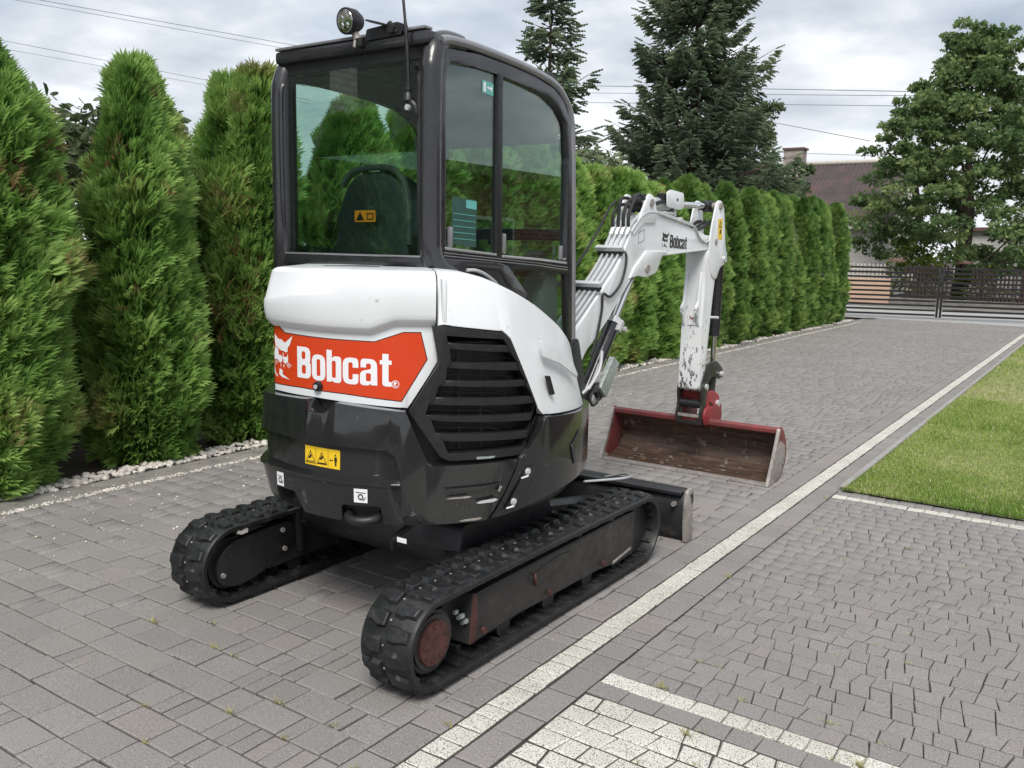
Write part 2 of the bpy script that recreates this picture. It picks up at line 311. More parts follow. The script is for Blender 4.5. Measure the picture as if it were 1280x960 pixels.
def box(bm, c, s, rot=None, bev=0.0):
    r = bmesh.ops.create_cube(bm, size=1.0); vs_ = r['verts']
    bmesh.ops.scale(bm, vec=s, verts=vs_)
    if bev:
        es = list({e for v in vs_ for e in v.link_edges})
        g = bmesh.ops.bevel(bm, geom=es, offset=bev, segments=2, affect='EDGES', profile=0.6); vs_ = list({v for f in g['faces'] for v in f.verts} | set(v for v in vs_ if v.is_valid))
    if rot is not None: bmesh.ops.rotate(bm, verts=vs_, cent=(0, 0, 0), matrix=rot)
    bmesh.ops.translate(bm, verts=vs_, vec=c); return vs_
def frame_of(d):
    d = d.normalized(); a = Vector((0, 0, 1)) if abs(d.z) < 0.9 else Vector((1, 0, 0))
    u = d.cross(a).normalized(); return u, d.cross(u).normalized()
def tube(bm, pts, r, seg=10, cap=True, radii=None, flat=None):
    pts = [Vector(p) for p in pts]; n = len(pts); rings = []
    d0 = (pts[1]-pts[0]).normalized(); u, v = frame_of(d0)
    for i, p in enumerate(pts):
        d = ((pts[min(i+1, n-1)]-pts[max(i-1, 0)])).normalized()
        u = (u - d*u.dot(d)).normalized(); v = d.cross(u).normalized()
        rr = radii[i] if radii else r; ring = []
        for k in range(seg):
            a = 2*math.pi*(k+0.5)/seg
            ring.append(bm.verts.new(p + u*math.cos(a)*rr + v*math.sin(a)*rr*(flat or 1)))
        rings.append(ring)
    for i in range(n-1):
        for k in range(seg):
            bm.faces.new((rings[i][k], rings[i][(k+1) % seg], rings[i+1][(k+1) % seg], rings[i+1][k]))
    if cap: bm.faces.new(rings[0][::-1]); bm.faces.new(rings[-1])
def smooth_path(pts, n=6):
    P = [Vector(p) for p in pts]; o = []
    for i in range(len(P)-1):
        a, b, c, d = P[max(i-1, 0)], P[i], P[i+1], P[min(i+2, len(P)-1)]
        for k in range(n):
            t = k/n
            o.append(0.5*((2*b)+(c-a)*t+(2*a-5*b+4*c-d)*t*t+(3*b-a-3*c+d)*t**3))
    o.append(P[-1]); return o
def cylx(bm, p0, p1, r, seg=16, r2=None):
    tube(bm, [p0, p1], r, seg, radii=[r, r2 if r2 else r])
def area2(p): return sum(p[i][0]*p[(i+1) % len(p)][1]-p[(i+1) % len(p)][0]*p[i][1] for i in range(len(p)))
def rounded(poly, r, n=3):
    """round the corners of a 2D polygon; r a number or one radius per corner"""
    o = []; m = len(poly)
    for i in range(m):
        p = Vector(poly[i]); a = Vector(poly[i-1]); b = Vector(poly[(i+1) % m]); rr = r[i] if isinstance(r, (list, tuple)) else r
        la, lb = (a-p).length, (b-p).length; q = min(rr, la*0.45, lb*0.45)
        if q < 1e-5: o.append(tuple(p)); continue
        s = p+(a-p)*(q/la); e_ = p+(b-p)*(q/lb)
        for k in range(n+1):
            t = k/n; o.append(tuple((1-t)**2*s+2*t*(1-t)*p+t*t*e_))
    return o
def fill2(bm, loops, depth0, depth1, cuts=None, bev=0.0, bseg=2, one_sided=False):
    """polygon with holes in (a, b, depth) space, extruded depth0 -> depth1 (depth1 is the outer face)"""
    es = []
    for lp in loops:
        vs_ = [bm.verts.new((a, b, depth1)) for a, b in lp]
        es += [bm.edges.new((vs_[i], vs_[(i+1) % len(vs_)])) for i in range(len(vs_))]
    bmesh.ops.triangle_fill(bm, use_beauty=True, use_dissolve=True, edges=es)
    if cuts is not None:
        for c in cuts:
            bmesh.ops.bisect_plane(bm, geom=bm.verts[:]+bm.edges[:]+bm.faces[:], plane_co=(c, 0, 0), plane_no=(1, 0, 0), dist=1e-6)
    if depth0 is None: return
    front = bm.faces[:]
    g = bmesh.ops.extrude_face_region(bm, geom=front, use_keep_orig=True)
    nv = [v for v in g['geom'] if isinstance(v, bmesh.types.BMVert)]
    for v in nv: v.co.z = depth0
    if bev:
        ed = [e for e in bm.edges if e.is_valid and all(abs(v.co.z-depth1) < 1e-6 for v in e.verts) and any(any(abs(v.co.z-depth0) < 1e-6 for v in f.verts) for f in e.link_faces)]
        bmesh.ops.bevel(bm, geom=ed, offset=bev, segments=bseg, affect='EDGES', profile=0.5, clamp_overlap=True)
def map_bm(bm, fn):
    for v in bm.verts: v.co = fn(v.co)
def prism_yz(loops, x0, x1, bev=0.004, bseg=2):
    """profile in (y, z), extruded from x0 to x1 (outer side x1)"""
    bm = B_(); loops = loops if isinstance(loops[0][0], (tuple, list)) else [loops]
    fill2(bm, loops, x0, x1, bev=bev, bseg=bseg); map_bm(bm, lambda c: Vector((c.z, c.x, c.y))); return bm
def prism_xz(loops, y0, y1, bev=0.004, bseg=2):
    bm = B_(); loops = loops if isinstance(loops[0][0], (tuple, list)) else [loops]
    fill2(bm, loops, y0, y1, bev=bev, bseg=bseg); map_bm(bm, lambda c: Vector((c.x, c.z, c.y))); return bm
def prism_xy(loops, z0, z1, bev=0.004, bseg=2):
    bm = B_(); loops = loops if isinstance(loops[0][0], (tuple, list)) else [loops]
    fill2(bm, loops, z0, z1, bev=bev, bseg=bseg); map_bm(bm, lambda c: Vector((c.x, c.y, c.z))); return bm
def join_bm(dst, src):
    me = bpy.data.meshes.new('tmp'); src.to_mesh(me); src.free(); dst.from_mesh(me); bpy.data.meshes.remove(me)

# ------------------------------------------------------------------ the ground
def sheet(name, x0, x1, y0, y1, z, m, n=1):
    bm = B_(); bmesh.ops.create_grid(bm, x_segments=n, y_segments=n, size=0.5)
    for v in bm.verts: v.co = Vector((x0+(v.co.x+0.5)*(x1-x0), y0+(v.co.y+0.5)*(y1-y0), z))
    o = ob(name, bm, m, smooth=False); o['kind'] = 'structure'; return o
ground = sheet('ground', -600, 600, -300, 900, -0.10, 'soil')
street = sheet('street', -80, 80, 25.25, 31.5, -0.016, 'street')
DRIVE_END = 24.3

def stone_geo(q, z, ch):
    """a paving stone: four bottom corners, a chamfer and the top; 16 verts is too much, so 8 + 5 faces"""
    q = [Vector(p) for p in q]; c = sum(q, Vector((0, 0)))/4
    top = []
    for i, p in enumerate(q):
        a = (q[i-1]-p).normalized(); b = (q[(i+1) % 4]-p).normalized()
        s = abs(a.x*b.y-a.y*b.x) or 1
        top.append(p+(a+b)*ch/s)
    V = [(p.x, p.y, z-0.012) for p in q]+[(p.x, p.y, z-ch*0.8) for p in q]+[(p.x, p.y, z) for p in top]
    F = [(8, 9, 10, 11)]
    for i in range(4):
        j = (i+1) % 4
        F += [(4+i, 4+j, 8+j, 8+i), (i, j, 4+j, 4+i)]
    return V, F
def lay(base, name, stones, m_one, m_many, limit=300, ch=0.005, label=None):
    """stones: list of (4 corners, z). The ones that show largest become objects under base, the rest one stuff mesh."""
    sc = []
    for i, (q, z) in enumerate(stones):
        P = [seen(p[0], p[1]) for p in q]; a = 0
        if all(P):
            if any(-20 < p[0] < 1300 and -20 < p[1] < 980 for p in P): a = abs(area2([(p[0], p[1]) for p in P]))
        sc.append(a)
    order = sorted(range(len(stones)), key=lambda i: -sc[i])
    single = [i for i in order[:limit] if sc[i] > 0]; rest = [i for i in order if i not in set(single)]
    for i in single:
        q, z = stones[i]; cx = sum(p[0] for p in q)/4; cy = sum(p[1] for p in q)/4
        V, F = stone_geo([(p[0]-cx, p[1]-cy) for p in q], 0, ch)
        me = bpy.data.meshes.new(name); me.from_pydata(V, [], F); me.materials.append(MAT[m_one])
        o = link(name, me, base, (cx, cy, z)); o.rotation_euler = (random.gauss(0, 0.006), random.gauss(0, 0.006), 0)
    if rest:
        V, F = [], []
        for i in rest:
            v, f = stone_geo(stones[i][0], stones[i][1], ch); k = len(V); V += v; F += [tuple(a+k for a in g) for g in f]
        o = link(name, np_mesh(name, np.array(V), np.array(F), m_many), base); o['kind'] = 'stuff'
    return single
zt = lambda s=0.0012: random.gauss(0, s)
def rect(x0, x1, y0, y1, g=0.0034, j=0.0014):
    r = lambda: random.gauss(0, j)
    return [(x0+g+r(), y0+g+r()), (x1-g+r(), y0+g+r()), (x1-g+r(), y1-g+r()), (x0+g+r(), y1-g+r())]

driveway = sheet('driveway', -5.42, -1.43, -3.0, DRIVE_END, -0.0095, 'joint')
stones = []
rows = int((DRIVE_END+1.0)/0.1367); y = 1.7565-0.1367*20
sizes = [0.205, 0.205, 0.136, 0.136, 0.068, 0.068]
while y < DRIVE_END-0.14:
    x = -5.10-random.random()*0.15
    while x < -1.80:
        w = random.choice(sizes)*random.uniform(0.98, 1.02); x1 = x+w
        if -1.80-x1 < 0.05: x1 = -1.80
        a = max(x, -5.10)
        if x1 > -5.08: stones.append((rect(a, min(x1, -1.80), y, y+0.1367), zt()))
        x = x1
    y += 0.1367
lay(driveway, 'paving_stone', stones, 'pav', 'pav_i', 300, 0.0045)
# border columns on both sides of the white line
stones = []
for xa, xb, yend, ystart in ((-1.800, -1.667, DRIVE_END-0.3, -1.0), (-1.558, -1.430, DRIVE_END-0.5, -1.0)):
    y = ystart
    while y < yend:
        h = random.choice([0.205, 0.136, 0.205, 0.136, 0.068]); stones.append((rect(xa, xb, y, y+h), zt())); y += h
border = sheet('driveway_border', -1.80, -1.43, -3.0, DRIVE_END-0.2, -0.0055, 'joint')
lay(border, 'border_stone', stones, 'pav', 'pav_i', 220)
stones = []
y = 1.89-0.085*30
while y < 21.5:
    h = random.choice([0.088, 0.075, 0.094, 0.082]); stones.append((rect(-1.662, -1.562, y, y+h, 0.0028), 0.001+zt(0.0008))); y += h
while y < 24.0:      # the line swings to the right before the gate
    t = (y-21.5)/2.5; dxl = 0.35*t*t; h = 0.09; stones.append((rect(-1.662+dxl, -1.562+dxl+0.02, y, y+h, 0.0018), 0.001)); y += h
line = sheet('white_paving_line', -1.664, -1.558, -3.0, 21.5, -0.0045, 'joint')
lay(line, 'white_stone', stones, 'gran', 'gran', 280)

# forecourt of trapezoid stones
forecourt = sheet('forecourt', -1.43, 2.6, -3.0, 6.02, -0.0090, 'joint')
def trapezoid_row(x0, x1, ya, yb, out, wmin=0.062, wmax=0.098, rectn=False, below=None):
    """one row; below: x of the joints on the lower edge when they carry on from the row before"""
    if below is None or rectn:
        below, x = [x0], x0
        while x < x1-wmax: x += random.uniform(wmin, wmax); below.append(x)
        below[-1] = x1
    top = []
    run = random.choice([-1, 1])
    for i, x in enumerate(below):
        if rectn or i == 0 or i == len(below)-1: top.append(x); continue
        if random.random() < 0.35: run = -run
        t = x+run*random.choice([0.004, 0.012, 0.019])
        top.append(max(t, top[-1]+0.045))
    top[-1] = x1
    g, h = 0.0017, 0.0033
    j = lambda: random.gauss(0, 0.0012)
    for i in range(len(below)-1):
        out.append(([(below[i]+g+j(), ya+h+j()), (below[i+1]-g+j(), ya+h+j()), (top[i+1]-g+j(), yb-h+j()), (top[i]+g+j(), yb-h+j())], zt(0.0012)))
    w = [b_-a_ for a_, b_ in zip(top, top[1:])]
    return top if random.random() < 0.68 and min(w) > 0.050 and max(w) < 0.125 else None
grey, white = [], []
ROW = 0.0945
yy = 2.783
def yskew(q, c0=2.783, x_ref=-1.43):      # the strips run slightly skew to the driveway
    k = -0.018
    return [(p[0], p[1]+(p[0]-x_ref)*k*max(0, min(1, (3.6-p[1])/1.2))) for p in q]
y = 2.783; bel = None
while y < 5.78:
    bel = trapezoid_row(-1.425, 2.5, y, y+ROW, grey, below=bel); y += ROW
trapezoid_row(-1.425, 2.5, y, y+0.080, white, 0.072, 0.105, True); y2 = y+0.080
trapezoid_row(-1.425, 2.5, y2, y2+0.105, grey, 0.080, 0.115, True); FORE_END = y2+0.105
trapezoid_row(-1.425, 1.6, 2.695, 2.783, white, 0.075, 0.125, True)
trapezoid_row(-1.425, 1.6, 2.597, 2.695, grey, 0.095, 0.145, True)
y = 1.061; bel = None
for i in range(16):
    bel = trapezoid_row(-1.425, 1.6, y, y+0.096, white, 0.080, 0.118, below=bel); y += 0.096
grey = [(yskew(q), z) for q, z in grey]; white = [(yskew(q), z) for q, z in white]
lay(forecourt, 'trapezoid_stone', grey, 'pav2', 'pav2_i', 300, 0.0022)
wp = sheet('white_stone_patch', -1.427, 1.6, -1.5, 2.60, -0.0050, 'joint')
lay(wp, 'white_stone', white, 'gran', 'gran', 280, 0.0065)

# concrete edge, pebble row and planting strip along the hedge
edge = sheet('concrete_edge', -5.37, -5.098, -6.0, 23.6, -0.0035, 'concrete')
def pebble_batch(name, n, xr, yr, zr, size, parent=None, squash=0.7, seed=3):
    g = np.random.default_rng(seed)
    ico = B_(); bmesh.ops.create_icosphere(ico, subdivisions=1, radius=1.0); iv = np.array([v.co[:] for v in ico.verts]); fi = np.array([[v.index for v in f.verts] for f in ico.faces]); ico.free()
    V, F = [], []
    for i in range(n):
        s = size*g.uniform(0.5, 1.3); q = iv*(s*g.uniform(0.75, 1.3, 3)*np.array([1, 1, squash]))*(1+g.normal(0, 0.12, (len(iv), 1)))
        a = g.uniform(0, 6.28); R = np.array([[math.cos(a), -math.sin(a), 0], [math.sin(a), math.cos(a), 0], [0, 0, 1]])
        V.append(q@R.T+np.array([g.uniform(*xr), yr[0]+(yr[1]-yr[0])*g.random()**1.6, g.uniform(*zr)])); F.append(fi+len(iv)*i)
    return np.concatenate(V), np.concatenate(F)
V, F = pebble_batch('white_pebbles', 4200, (-5.158, -5.098), (0.5, 22.5), (-0.003, 0.001), 0.0095, squash=0.5)
o = link('pebble_row', np_mesh('pebble_row', V, F, 'pebble')); tag(o, kind='stuff')
V, F = pebble_batch('p', 4600, (-5.58, -5.37), (0.8, 22.8), (-0.004, 0.010), 0.020, seed=5)
V2, F2 = pebble_batch('p', 420, (-5.35, -4.1), (1.2, 9), (0.002, 0.004), 0.007, seed=9)
keep = V2  # stray chips thin out away from the strip
V2[:, 0] = -5.35+(V2[:, 0]+5.35)
o = link('pebble_bed', np_mesh('pebble_bed', np.concatenate([V, V2]), np.concatenate([F, F2+len(V)]), 'pebble')); tag(o, kind='stuff')
bed = sheet('planting_bed', -9.0, -5.37, -8.0, 23.6, -0.012, 'soil')

# lawn with its kerb
lawn = sheet('lawn', -1.395, 12, FORE_END+0.008, 22.0, 0.004, 'thatch')
def kerb_run(pts, w, h, name, m, n):
    r = sheet(name, pts[0][0], pts[1][0], pts[0][1], pts[1][1], -0.006, m)
    return r
kb = B_(); y = FORE_END+0.03
lawn_kerb = sheet('lawn_kerb', -1.432, -1.385, FORE_END, 22.2, -0.005, 'kerb')
while y < 22:
    b2 = B_(); box(b2, (-1.409, y+0.497, 0.004), (0.040, 0.990, 0.05), bev=0.004); ob('kerb_block', b2, 'kerb', lawn_kerb, False); y += 1.0
b2 = B_(); tube(b2, smooth_path([(-1.43, FORE_END+0.045, 0.012), (-1.38, FORE_END+0.004, 0.020), (-1.25, FORE_END+0.010, 0.010), (-0.6, FORE_END+0.010, 0.005), (0.4, FORE_END+0.010, 0.004), (2.5, FORE_END+0.012, 0.004)], 4), 0.0035, 8)
tag(ob('lawn_edging', b2, 'plasticedge'), 'thin black flexible edging strip curling around the front corner of the lawn', 'lawn edging')
def grass_blades(n, xr, yr, hgt, seed, power=1.0):
    g = np.random.default_rng(seed)
    x = xr[0]+(xr[1]-xr[0])*g.random(n)**power; y = yr[0]+(yr[1]-yr[0])*g.random(n)**1.3
    pn = np.array([mnoise.noise(Vector((a*0.9, b*0.55, 0))) + 0.5*mnoise.noise(Vector((a*3, b*2.4, 5))) for a, b in zip(x, y)])
    front = np.clip(1.3-(y-yr[0])*1.2, 0.0, 1)
    h = hgt*g.uniform(0.5, 1.25, n)*(1-0.25*np.clip(pn, -1, 1))+0.012*front; a = g.uniform(0, 6.28, n); lean = g.uniform(0.1, 0.9, n)*h
    w = g.uniform(0.0022, 0.0042, n)*(1+np.clip((y-8)/6, 0, 2))
    dxx, dyy = np.cos(a), np.sin(a)
    p0 = np.stack([x-dyy*w, y+dxx*w, np.full(n, 0.01)], 1); p1 = np.stack([x+dyy*w, y-dxx*w, np.full(n, 0.01)], 1)
    m0 = np.stack([x+dxx*lean*0.4-dyy*w*0.7, y+dyy*lean*0.4+dxx*w*0.7, h*0.6], 1); m1 = np.stack([x+dxx*lean*0.4+dyy*w*0.7, y+dyy*lean*0.4-dxx*w*0.7, h*0.6], 1)
    tp = np.stack([x+dxx*lean, y+dyy*lean, h], 1)
    V = np.stack([p0, p1, m0, m1, tp], 1).reshape(-1, 3); k = np.arange(n)[:, None]*5
    F = np.concatenate([k+np.array([[0, 1, 3]]), k+np.array([[0, 3, 2]]), k+np.array([[2, 3, 4]])])
    dry = np.clip(0.42+0.62*pn+0.20*np.clip((y-6.4)/1.2, 0, 1)-0.28*front, 0, 1)
    tone = np.clip(0.05+dry*0.72+g.normal(0, 0.16, n), 0, 0.94); tone = np.where(g.random(n) < 0.04+0.20*np.clip(pn, 0, 1), 1.0, tone)
    return V, F, np.repeat(tone, 5)
A = [grass_blades(90000, (-1.400, 0.5), (FORE_END-0.004, 11), 0.026, 1, 1.15), grass_blades(40000, (-1.400, 1.2), (9, 21.9), 0.030, 2, 1.3), grass_blades(16000, (0.5, 6), (FORE_END+0.03, 16), 0.034, 3)]
V = np.concatenate([a[0] for a in A]); off = 0; FF = []
for a in A: FF.append(a[1]+off); off += len(a[0])
o = link('lawn_grass', np_mesh('lawn_grass', V, np.concatenate(FF), 'grass', np.concatenate([a[2] for a in A]))); tag(o, kind='stuff')
# tiny weeds rooted in the joints
WV, WF, WT = [], [], []; k = 0
spots = [(-2.31, 1.757, 2), (-2.05, 1.757, 1), (-2.58, 1.62, 1), (-2.24, 1.895, 2), (-1.98, 1.9, 2), (-1.75, 1.76, 2), (-1.69, 2.13, 1), (-1.02, 2.55, 3), (-1.22, 2.785, 3), (-1.19, 3.06, 1), (-0.95, 2.87, 1), (-0.66, 2.9, 2), (-0.52, 2.70, 3), (-3.15, 2.03, 2), (-2.75, 2.03, 2), (-2.95, 2.17, 1), (-1.44, 4.0, 2), (-1.05, 4.6, 1), (-0.8, 5.0, 2), (-1.44, 5.75, 2)]
for i in range(34):
    yy = 1.7565+0.1367*random.randint(-2, 24); spots.append((random.uniform(-4.6, -1.9), yy, random.choice([0.5, 0.6, 1])))
for i in range(30): spots.append((random.uniform(-1.4, 0.1), 2.783+ROW*random.randint(-6, 26), random.choice([0.5, 0.7])))
for (x, y, s) in spots:
    for q in range(int(6+7*s)):
        a = random.uniform(0, 6.28); l = random.uniform(0.012, 0.032)*(0.5+0.3*s); px_, py_ = x+random.gauss(0, 0.012), y+random.gauss(0, 0.004); w = 0.0016
        WV += [(px_-math.sin(a)*w, py_+math.cos(a)*w, -0.002), (px_+math.sin(a)*w, py_-math.cos(a)*w, -0.002), (px_+math.cos(a)*l, py_+math.sin(a)*l, random.uniform(0.3, 0.9)*l)]
        WF.append((k, k+1, k+2)); k += 3; WT += [random.random()]*3
o = link('joint_weeds', np_mesh('joint_weeds', np.array(WV), np.array(WF), 'weed', np.array(WT))); tag(o, kind='stuff')

# ------------------------------------------------------------------ the excavator
EX = empty('mini_excavator', (-2.605, 3.07, 0))
tag(EX, 'white and dark grey tracked mini excavator with an orange rear panel, parked on the paving', 'excavator')
CXX, CYY = -2.605, 3.07
R0 = 0.775; K = math.pi/180*R0; TH0 = -103.5
_tab = []
def _build_plan():
    x = CXX+R0*math.cos(R_(TH0)); y = CYY+R0*math.sin(R_(TH0)); h = TH0+180; a = TH0*K; ds = 0.005
    while y < 4.05:
        _tab.append((a, x, y, h))
        if h > 38.2 and x > -3.1: h -= ds/0.10*57.2958; h = max(h, 38)
        elif x < -3.27 and h > 0: h = max(0, h-ds/0.10*57.2958)
        x += -math.sin(R_(h))*ds; y += math.cos(R_(h))*ds; a -= ds
_build_plan()
def plan(a, r):
    """a: arc length in metres (degrees * K, rear = -90 deg), r: radius"""
    if a >= TH0*K:
        t = a/R0; return (CXX+r*math.cos(t), CYY+r*math.sin(t))
    i = min(len(_tab)-1, int((TH0*K-a)/0.005)); _, x, y, h = _tab[i]
    f = (TH0*K-a)-i*0.005; x += -math.sin(R_(h))*f; y += math.cos(R_(h))*f
    return (x-math.cos(R_(h))*(r-R0), y-math.sin(R_(h))*(r-R0))
def wrap(bm, rfun=None):
    def f(c):
        r = c.z if rfun is None else rfun(c.x/K, c.y, c.z)
        x, y = plan(c.x, r); return Vector((x, y, c.y))
    map_bm(bm, f); return bm
def wpoly(loops, r0, r1, bev=0.004, rad=0.0, rfun=None, step=3.0, bseg=2):
    loops = loops if isinstance(loops[0][0], (tuple, list)) else [loops]
    L_ = [[(a*K, z) for a, z in lp] for lp in loops]
    if rad: L_ = [rounded(lp, rad) for lp in L_]
    lo = min(p[0] for lp in L_ for p in lp); hi = max(p[0] for lp in L_ for p in lp); st = step*K
    cuts = [lo+st*(i+0.5) for i in range(int((hi-lo)/st))]
    bm = B_(); fill2(bm, L_, r0, r1, cuts, bev, bseg); return wrap(bm, rfun)
def sweep(profile, degs):
    """profile(deg) -> [(r, z)...] ; one skin along the plan curve"""
    bm = B_(); rows = []
    for d in degs:
        rows.append([bm.verts.new((*plan(d*K, r), z)) for r, z in profile(d)])
    for a, b in zip(rows, rows[1:]):
        for i in range(len(a)-1): bm.faces.new((a[i], a[i+1], b[i+1], b[i]))
    return bm
def lerp_tab(tab, x):
    if x <= tab[0][0]: return tab[0][1]
    for (a, u), (b, v) in zip(tab, tab[1:]):
        if x <= b: return u+(v-u)*(x-a)/(b-a)
    return tab[-1][1]
frange = lambda a, b, n: [a+(b-a)*i/(n-1) for i in range(n)]

# --- counterweight
cw_top = [(-170, 0.966), (-99, 0.966), (-83.9, 0.968), (-83.0, 0.930), (-82.0, 0.923), (-77.2, 0.923), (-75.6, 0.946), (-74.8, 0.966), (-53.6, 0.944), (-47.5, 0.752), (-45.8, 0.737), (-19.9, 0.740)]
cw_bot = [(-28.9, 0.503), (-56, 0.499), (-60.2, 0.499), (-60.6, 0.578), (-72.2, 0.575), (-73.2, 0.503), (-87, 0.512), (-88.6, 0.598), (-96.8, 0.602), (-97.8, 0.520), (-106, 0.56), (-170, 0.60)]
rec = [(-120, 0.815), (-100, 0.819), (-83.8, 0.808), (-59.2, 0.796), (-56.6, 0.775), (-54.6, 0.672), (-82.2, 0.676), (-102, 0.690), (-120, 0.69)]
def cw_r(a, z, r):
    lo = lerp_tab([(-106, 0.575), (-98, 0.53), (-60, 0.51), (-20, 0.52)], a)
    t = max(0, min(1, (lo+0.10-z)/0.10)); r -= 0.030*t*t
    t = max(0, min(1, (z-0.925)/0.045)); return r-0.014*t*t
ob('counterweight', wpoly([cw_top+cw_bot, rec], 0.70, 0.775, 0.007, 0.010, cw_r), 'grey', EX, angle=30)
rp = ob('counterweight_panel', wpoly([(a, z) for a, z in [(-121, 0.83), (-98, 0.83), (-56, 0.81), (-53, 0.66), (-82, 0.664), (-121, 0.68)]], 0.72, 0.752, 0.0), 'grey', EX)
ob('panel_lip', wpoly([(-119, 0.690), (-102, 0.688), (-82, 0.674), (-55, 0.668), (-55.2, 0.658), (-82, 0.663), (-102, 0.676), (-119, 0.678)], 0.755, 0.783, 0.004), 'grey', EX)
b = B_(); tube(b, [(*plan(-57.2*K, 0.753), 0.742), (*plan(-57.2*K, 0.746), 0.742)], 0.010, 12); ob('panel_hole', b, 'decalblack', EX)
side_lo = [(-19.3, 0.741), (-17.2, 0.766), (-8.4, 0.892), (0, 0.884), (30, 0.866), (60, 0.85), (60, 0.62), (26.5, 0.614), (-3.7, 0.572), (-28.2, 0.503)]
def slo_r(a, z, r):
    t = max(0, min(1, (0.62-z)/0.12)); r -= 0.03*t*t
    t = max(0, min(1, (z-0.85)/0.045)); return r-0.012*t*t
ob('side_skirt', wpoly(side_lo, 0.70, 0.775, 0.007, 0.010, slo_r), 'grey', EX, angle=30)
ob('hinge_strip', wpoly([(-16.9, 0.706), (-13.2, 0.699), (-20.6, 0.535), (-24.2, 0.538)], 0.773, 0.7775, 0.002, 0.004, slo_r), 'grey', EX)
ob('skirt_recess', wpoly([(4.5, 0.745), (11, 0.800), (15, 0.80), (13, 0.66), (7.0, 0.66)], 0.774, 0.7785, 0.003, 0.004, slo_r), 'cabpaint', EX)
for a, z in ((-16.6, 0.686), (-21.3, 0.572)):
    b = B_(); r = slo_r(a, z, 0.777); p0 = Vector((*plan(a*K, r), z)); p1 = Vector((*plan(a*K, r+0.010), z)); cylx(b, p0, p1, 0.0085, 6); cylx(b, p0, p0+(p1-p0)*0.3, 0.014, 14)
    ob('skirt_bolt', b, 'zinc', EX)
    ob('scratch', wpoly([(a-2.6, z-0.020), (a+0.6, z-0.012), (a+0.2, z-0.022), (a-2.4, z-0.026)], None, r+0.0022, 0), 'decalwhite', EX)
for a0, a1, z, h, m in ((-90.5, -89.2, 0.640, 0.003, 'plate'), (-78.0, -76.9, 0.655, 0.004, 'plate'), (-52, -50.9, 0.545, 0.006, 'steel'), (-62, -61.4, 0.70, 0.003, 'plate'), (-42.5, -34.8, 0.610, 0.006, 'steel'), (-33.5, -26.5, 0.585, 0.011, 'zinc'), (-27, -25.3, 0.628, 0.028, 'steel'), (-38, -30.5, 0.510, 0.008, 'steel')):
    ob('scratch', wpoly([(a0, z), (a0+1.5, z+h*0.6), (a1-1, z+h), (a1, z+h*0.4), (a1-1.6, z-h*0.3), (a0+1, z-h*0.35)], None, cw_r((a0+a1)/2, z, 0.775)+0.0018, 0, rad=0.004), m, EX)
ob('crease', wpoly([(-43, 0.648), (-28, 0.652), (-25, 0.660), (-30, 0.640), (-41, 0.641)], 0.770, 0.7785, 0.004, 0.004), 'grey', EX)
ztop = [(-45, 1.456), (-38.7, 1.456), (-33.8, 1.451), (-29.4, 1.438), (-24.5, 1.417), (-17.3, 1.382), (-8.6, 1.336), (-2.2, 1.295), (5.5, 1.249), (13, 1.200), (20, 1.155), (29, 1.08), (45, 0.95)]
# dark core behind the openings
bm = sweep(lambda d: [(0.30, 0.47), (0.685, 0.50), (0.695, 0.52), (0.695, min(1.20, lerp_tab(ztop, d)-0.09)), (0.62, min(1.26, lerp_tab(ztop, d)-0.06))], frange(-175, 60, 60)); ob('engine_bay', bm, 'black', EX)
b = prism_xy(rounded([(-3.30, 3.2), (-3.30, 4.02), (-2.34, 4.02), (-2.10, 3.60), (-2.0, 3.3), (-2.3, 2.6), (-2.9, 2.6)], 0.05), 0.50, 0.62); ob('deck', b, 'frameblack', EX)
# tow hook in the lower opening
b = B_(); tube(b, smooth_path([(*plan(-71.4*K, 0.70), 0.535), (*plan(-70.4*K, 0.765), 0.525), (*plan(-66.4*K, 0.785), 0.520), (*plan(-62.4*K, 0.765), 0.525), (*plan(-61.4*K, 0.70), 0.535)], 5), 0.018, 10); ob('tow_hook', b, 'frameblack', EX)
ob('hook_recess', wpoly([(-73, 0.585), (-60, 0.588), (-60, 0.49), (-73, 0.49)], 0.68, 0.722, 0.0), 'black', EX)

# --- engine hood: upper bulge, recessed panel, decal
blow = [(-170, 1.25), (-98, 1.25), (-76, 1.243), (-64.3, 1.243), (-57, 1.278), (-40, 1.280)]
def band(d):
    z = lerp_tab(blow, d); e = 1.0 if d > -100 else 1.0
    k = z-1.245
    fz = lerp_tab([(-108, 1.335), (-99, 1.345), (-90, 1.362), (-80, 1.372), (-76, 1.380), (-70, 1.412), (-45, 1.416)], d)
    return [(0.700, z-0.022), (0.714, z-0.021), (0.722, z-0.018), (0.744, z+0.004), (0.7475, z+0.011), (0.7525, z+0.035-k*0.2), (0.7555, (z+fz)/2+0.02), (0.7545, fz-0.006), (0.7525, fz+0.001), (0.749, fz+0.006), (0.721, 1.447), (0.712, 1.456), (0.698, 1.462), (0.67, 1.466), (0.52, 1.470), (0.30, 1.470)]
degs = frange(-168, -103, 30)+frange(-101.5, -76, 14)+frange(-75, -45.4, 26)
hood = ob('engine_hood', sweep(band, degs), 'white', EX, angle=24)
ob('hood_lower_panel', wpoly([(-168, 0.974), (-104.5, 0.972), (-83.7, 0.970), (-67.9, 0.960), (-53.4, 0.949), (-44.6, 1.125), (-45.6, 1.285), (-60, 1.285), (-168, 1.255)], 0.67, 0.717, 0.004, 0.004), 'white', EX)
dec = [(-118, 1.255), (-103.4, 1.250), (-97.3, 1.210), (-80, 1.203), (-63.5, 1.200), (-54.8, 1.238), (-49.5, 1.239), (-47.5, 1.135), (-55.2, 0.973), (-72.9, 0.992), (-90, 0.999), (-104.4, 0.996), (-118, 0.998)]
dk = B_(); 
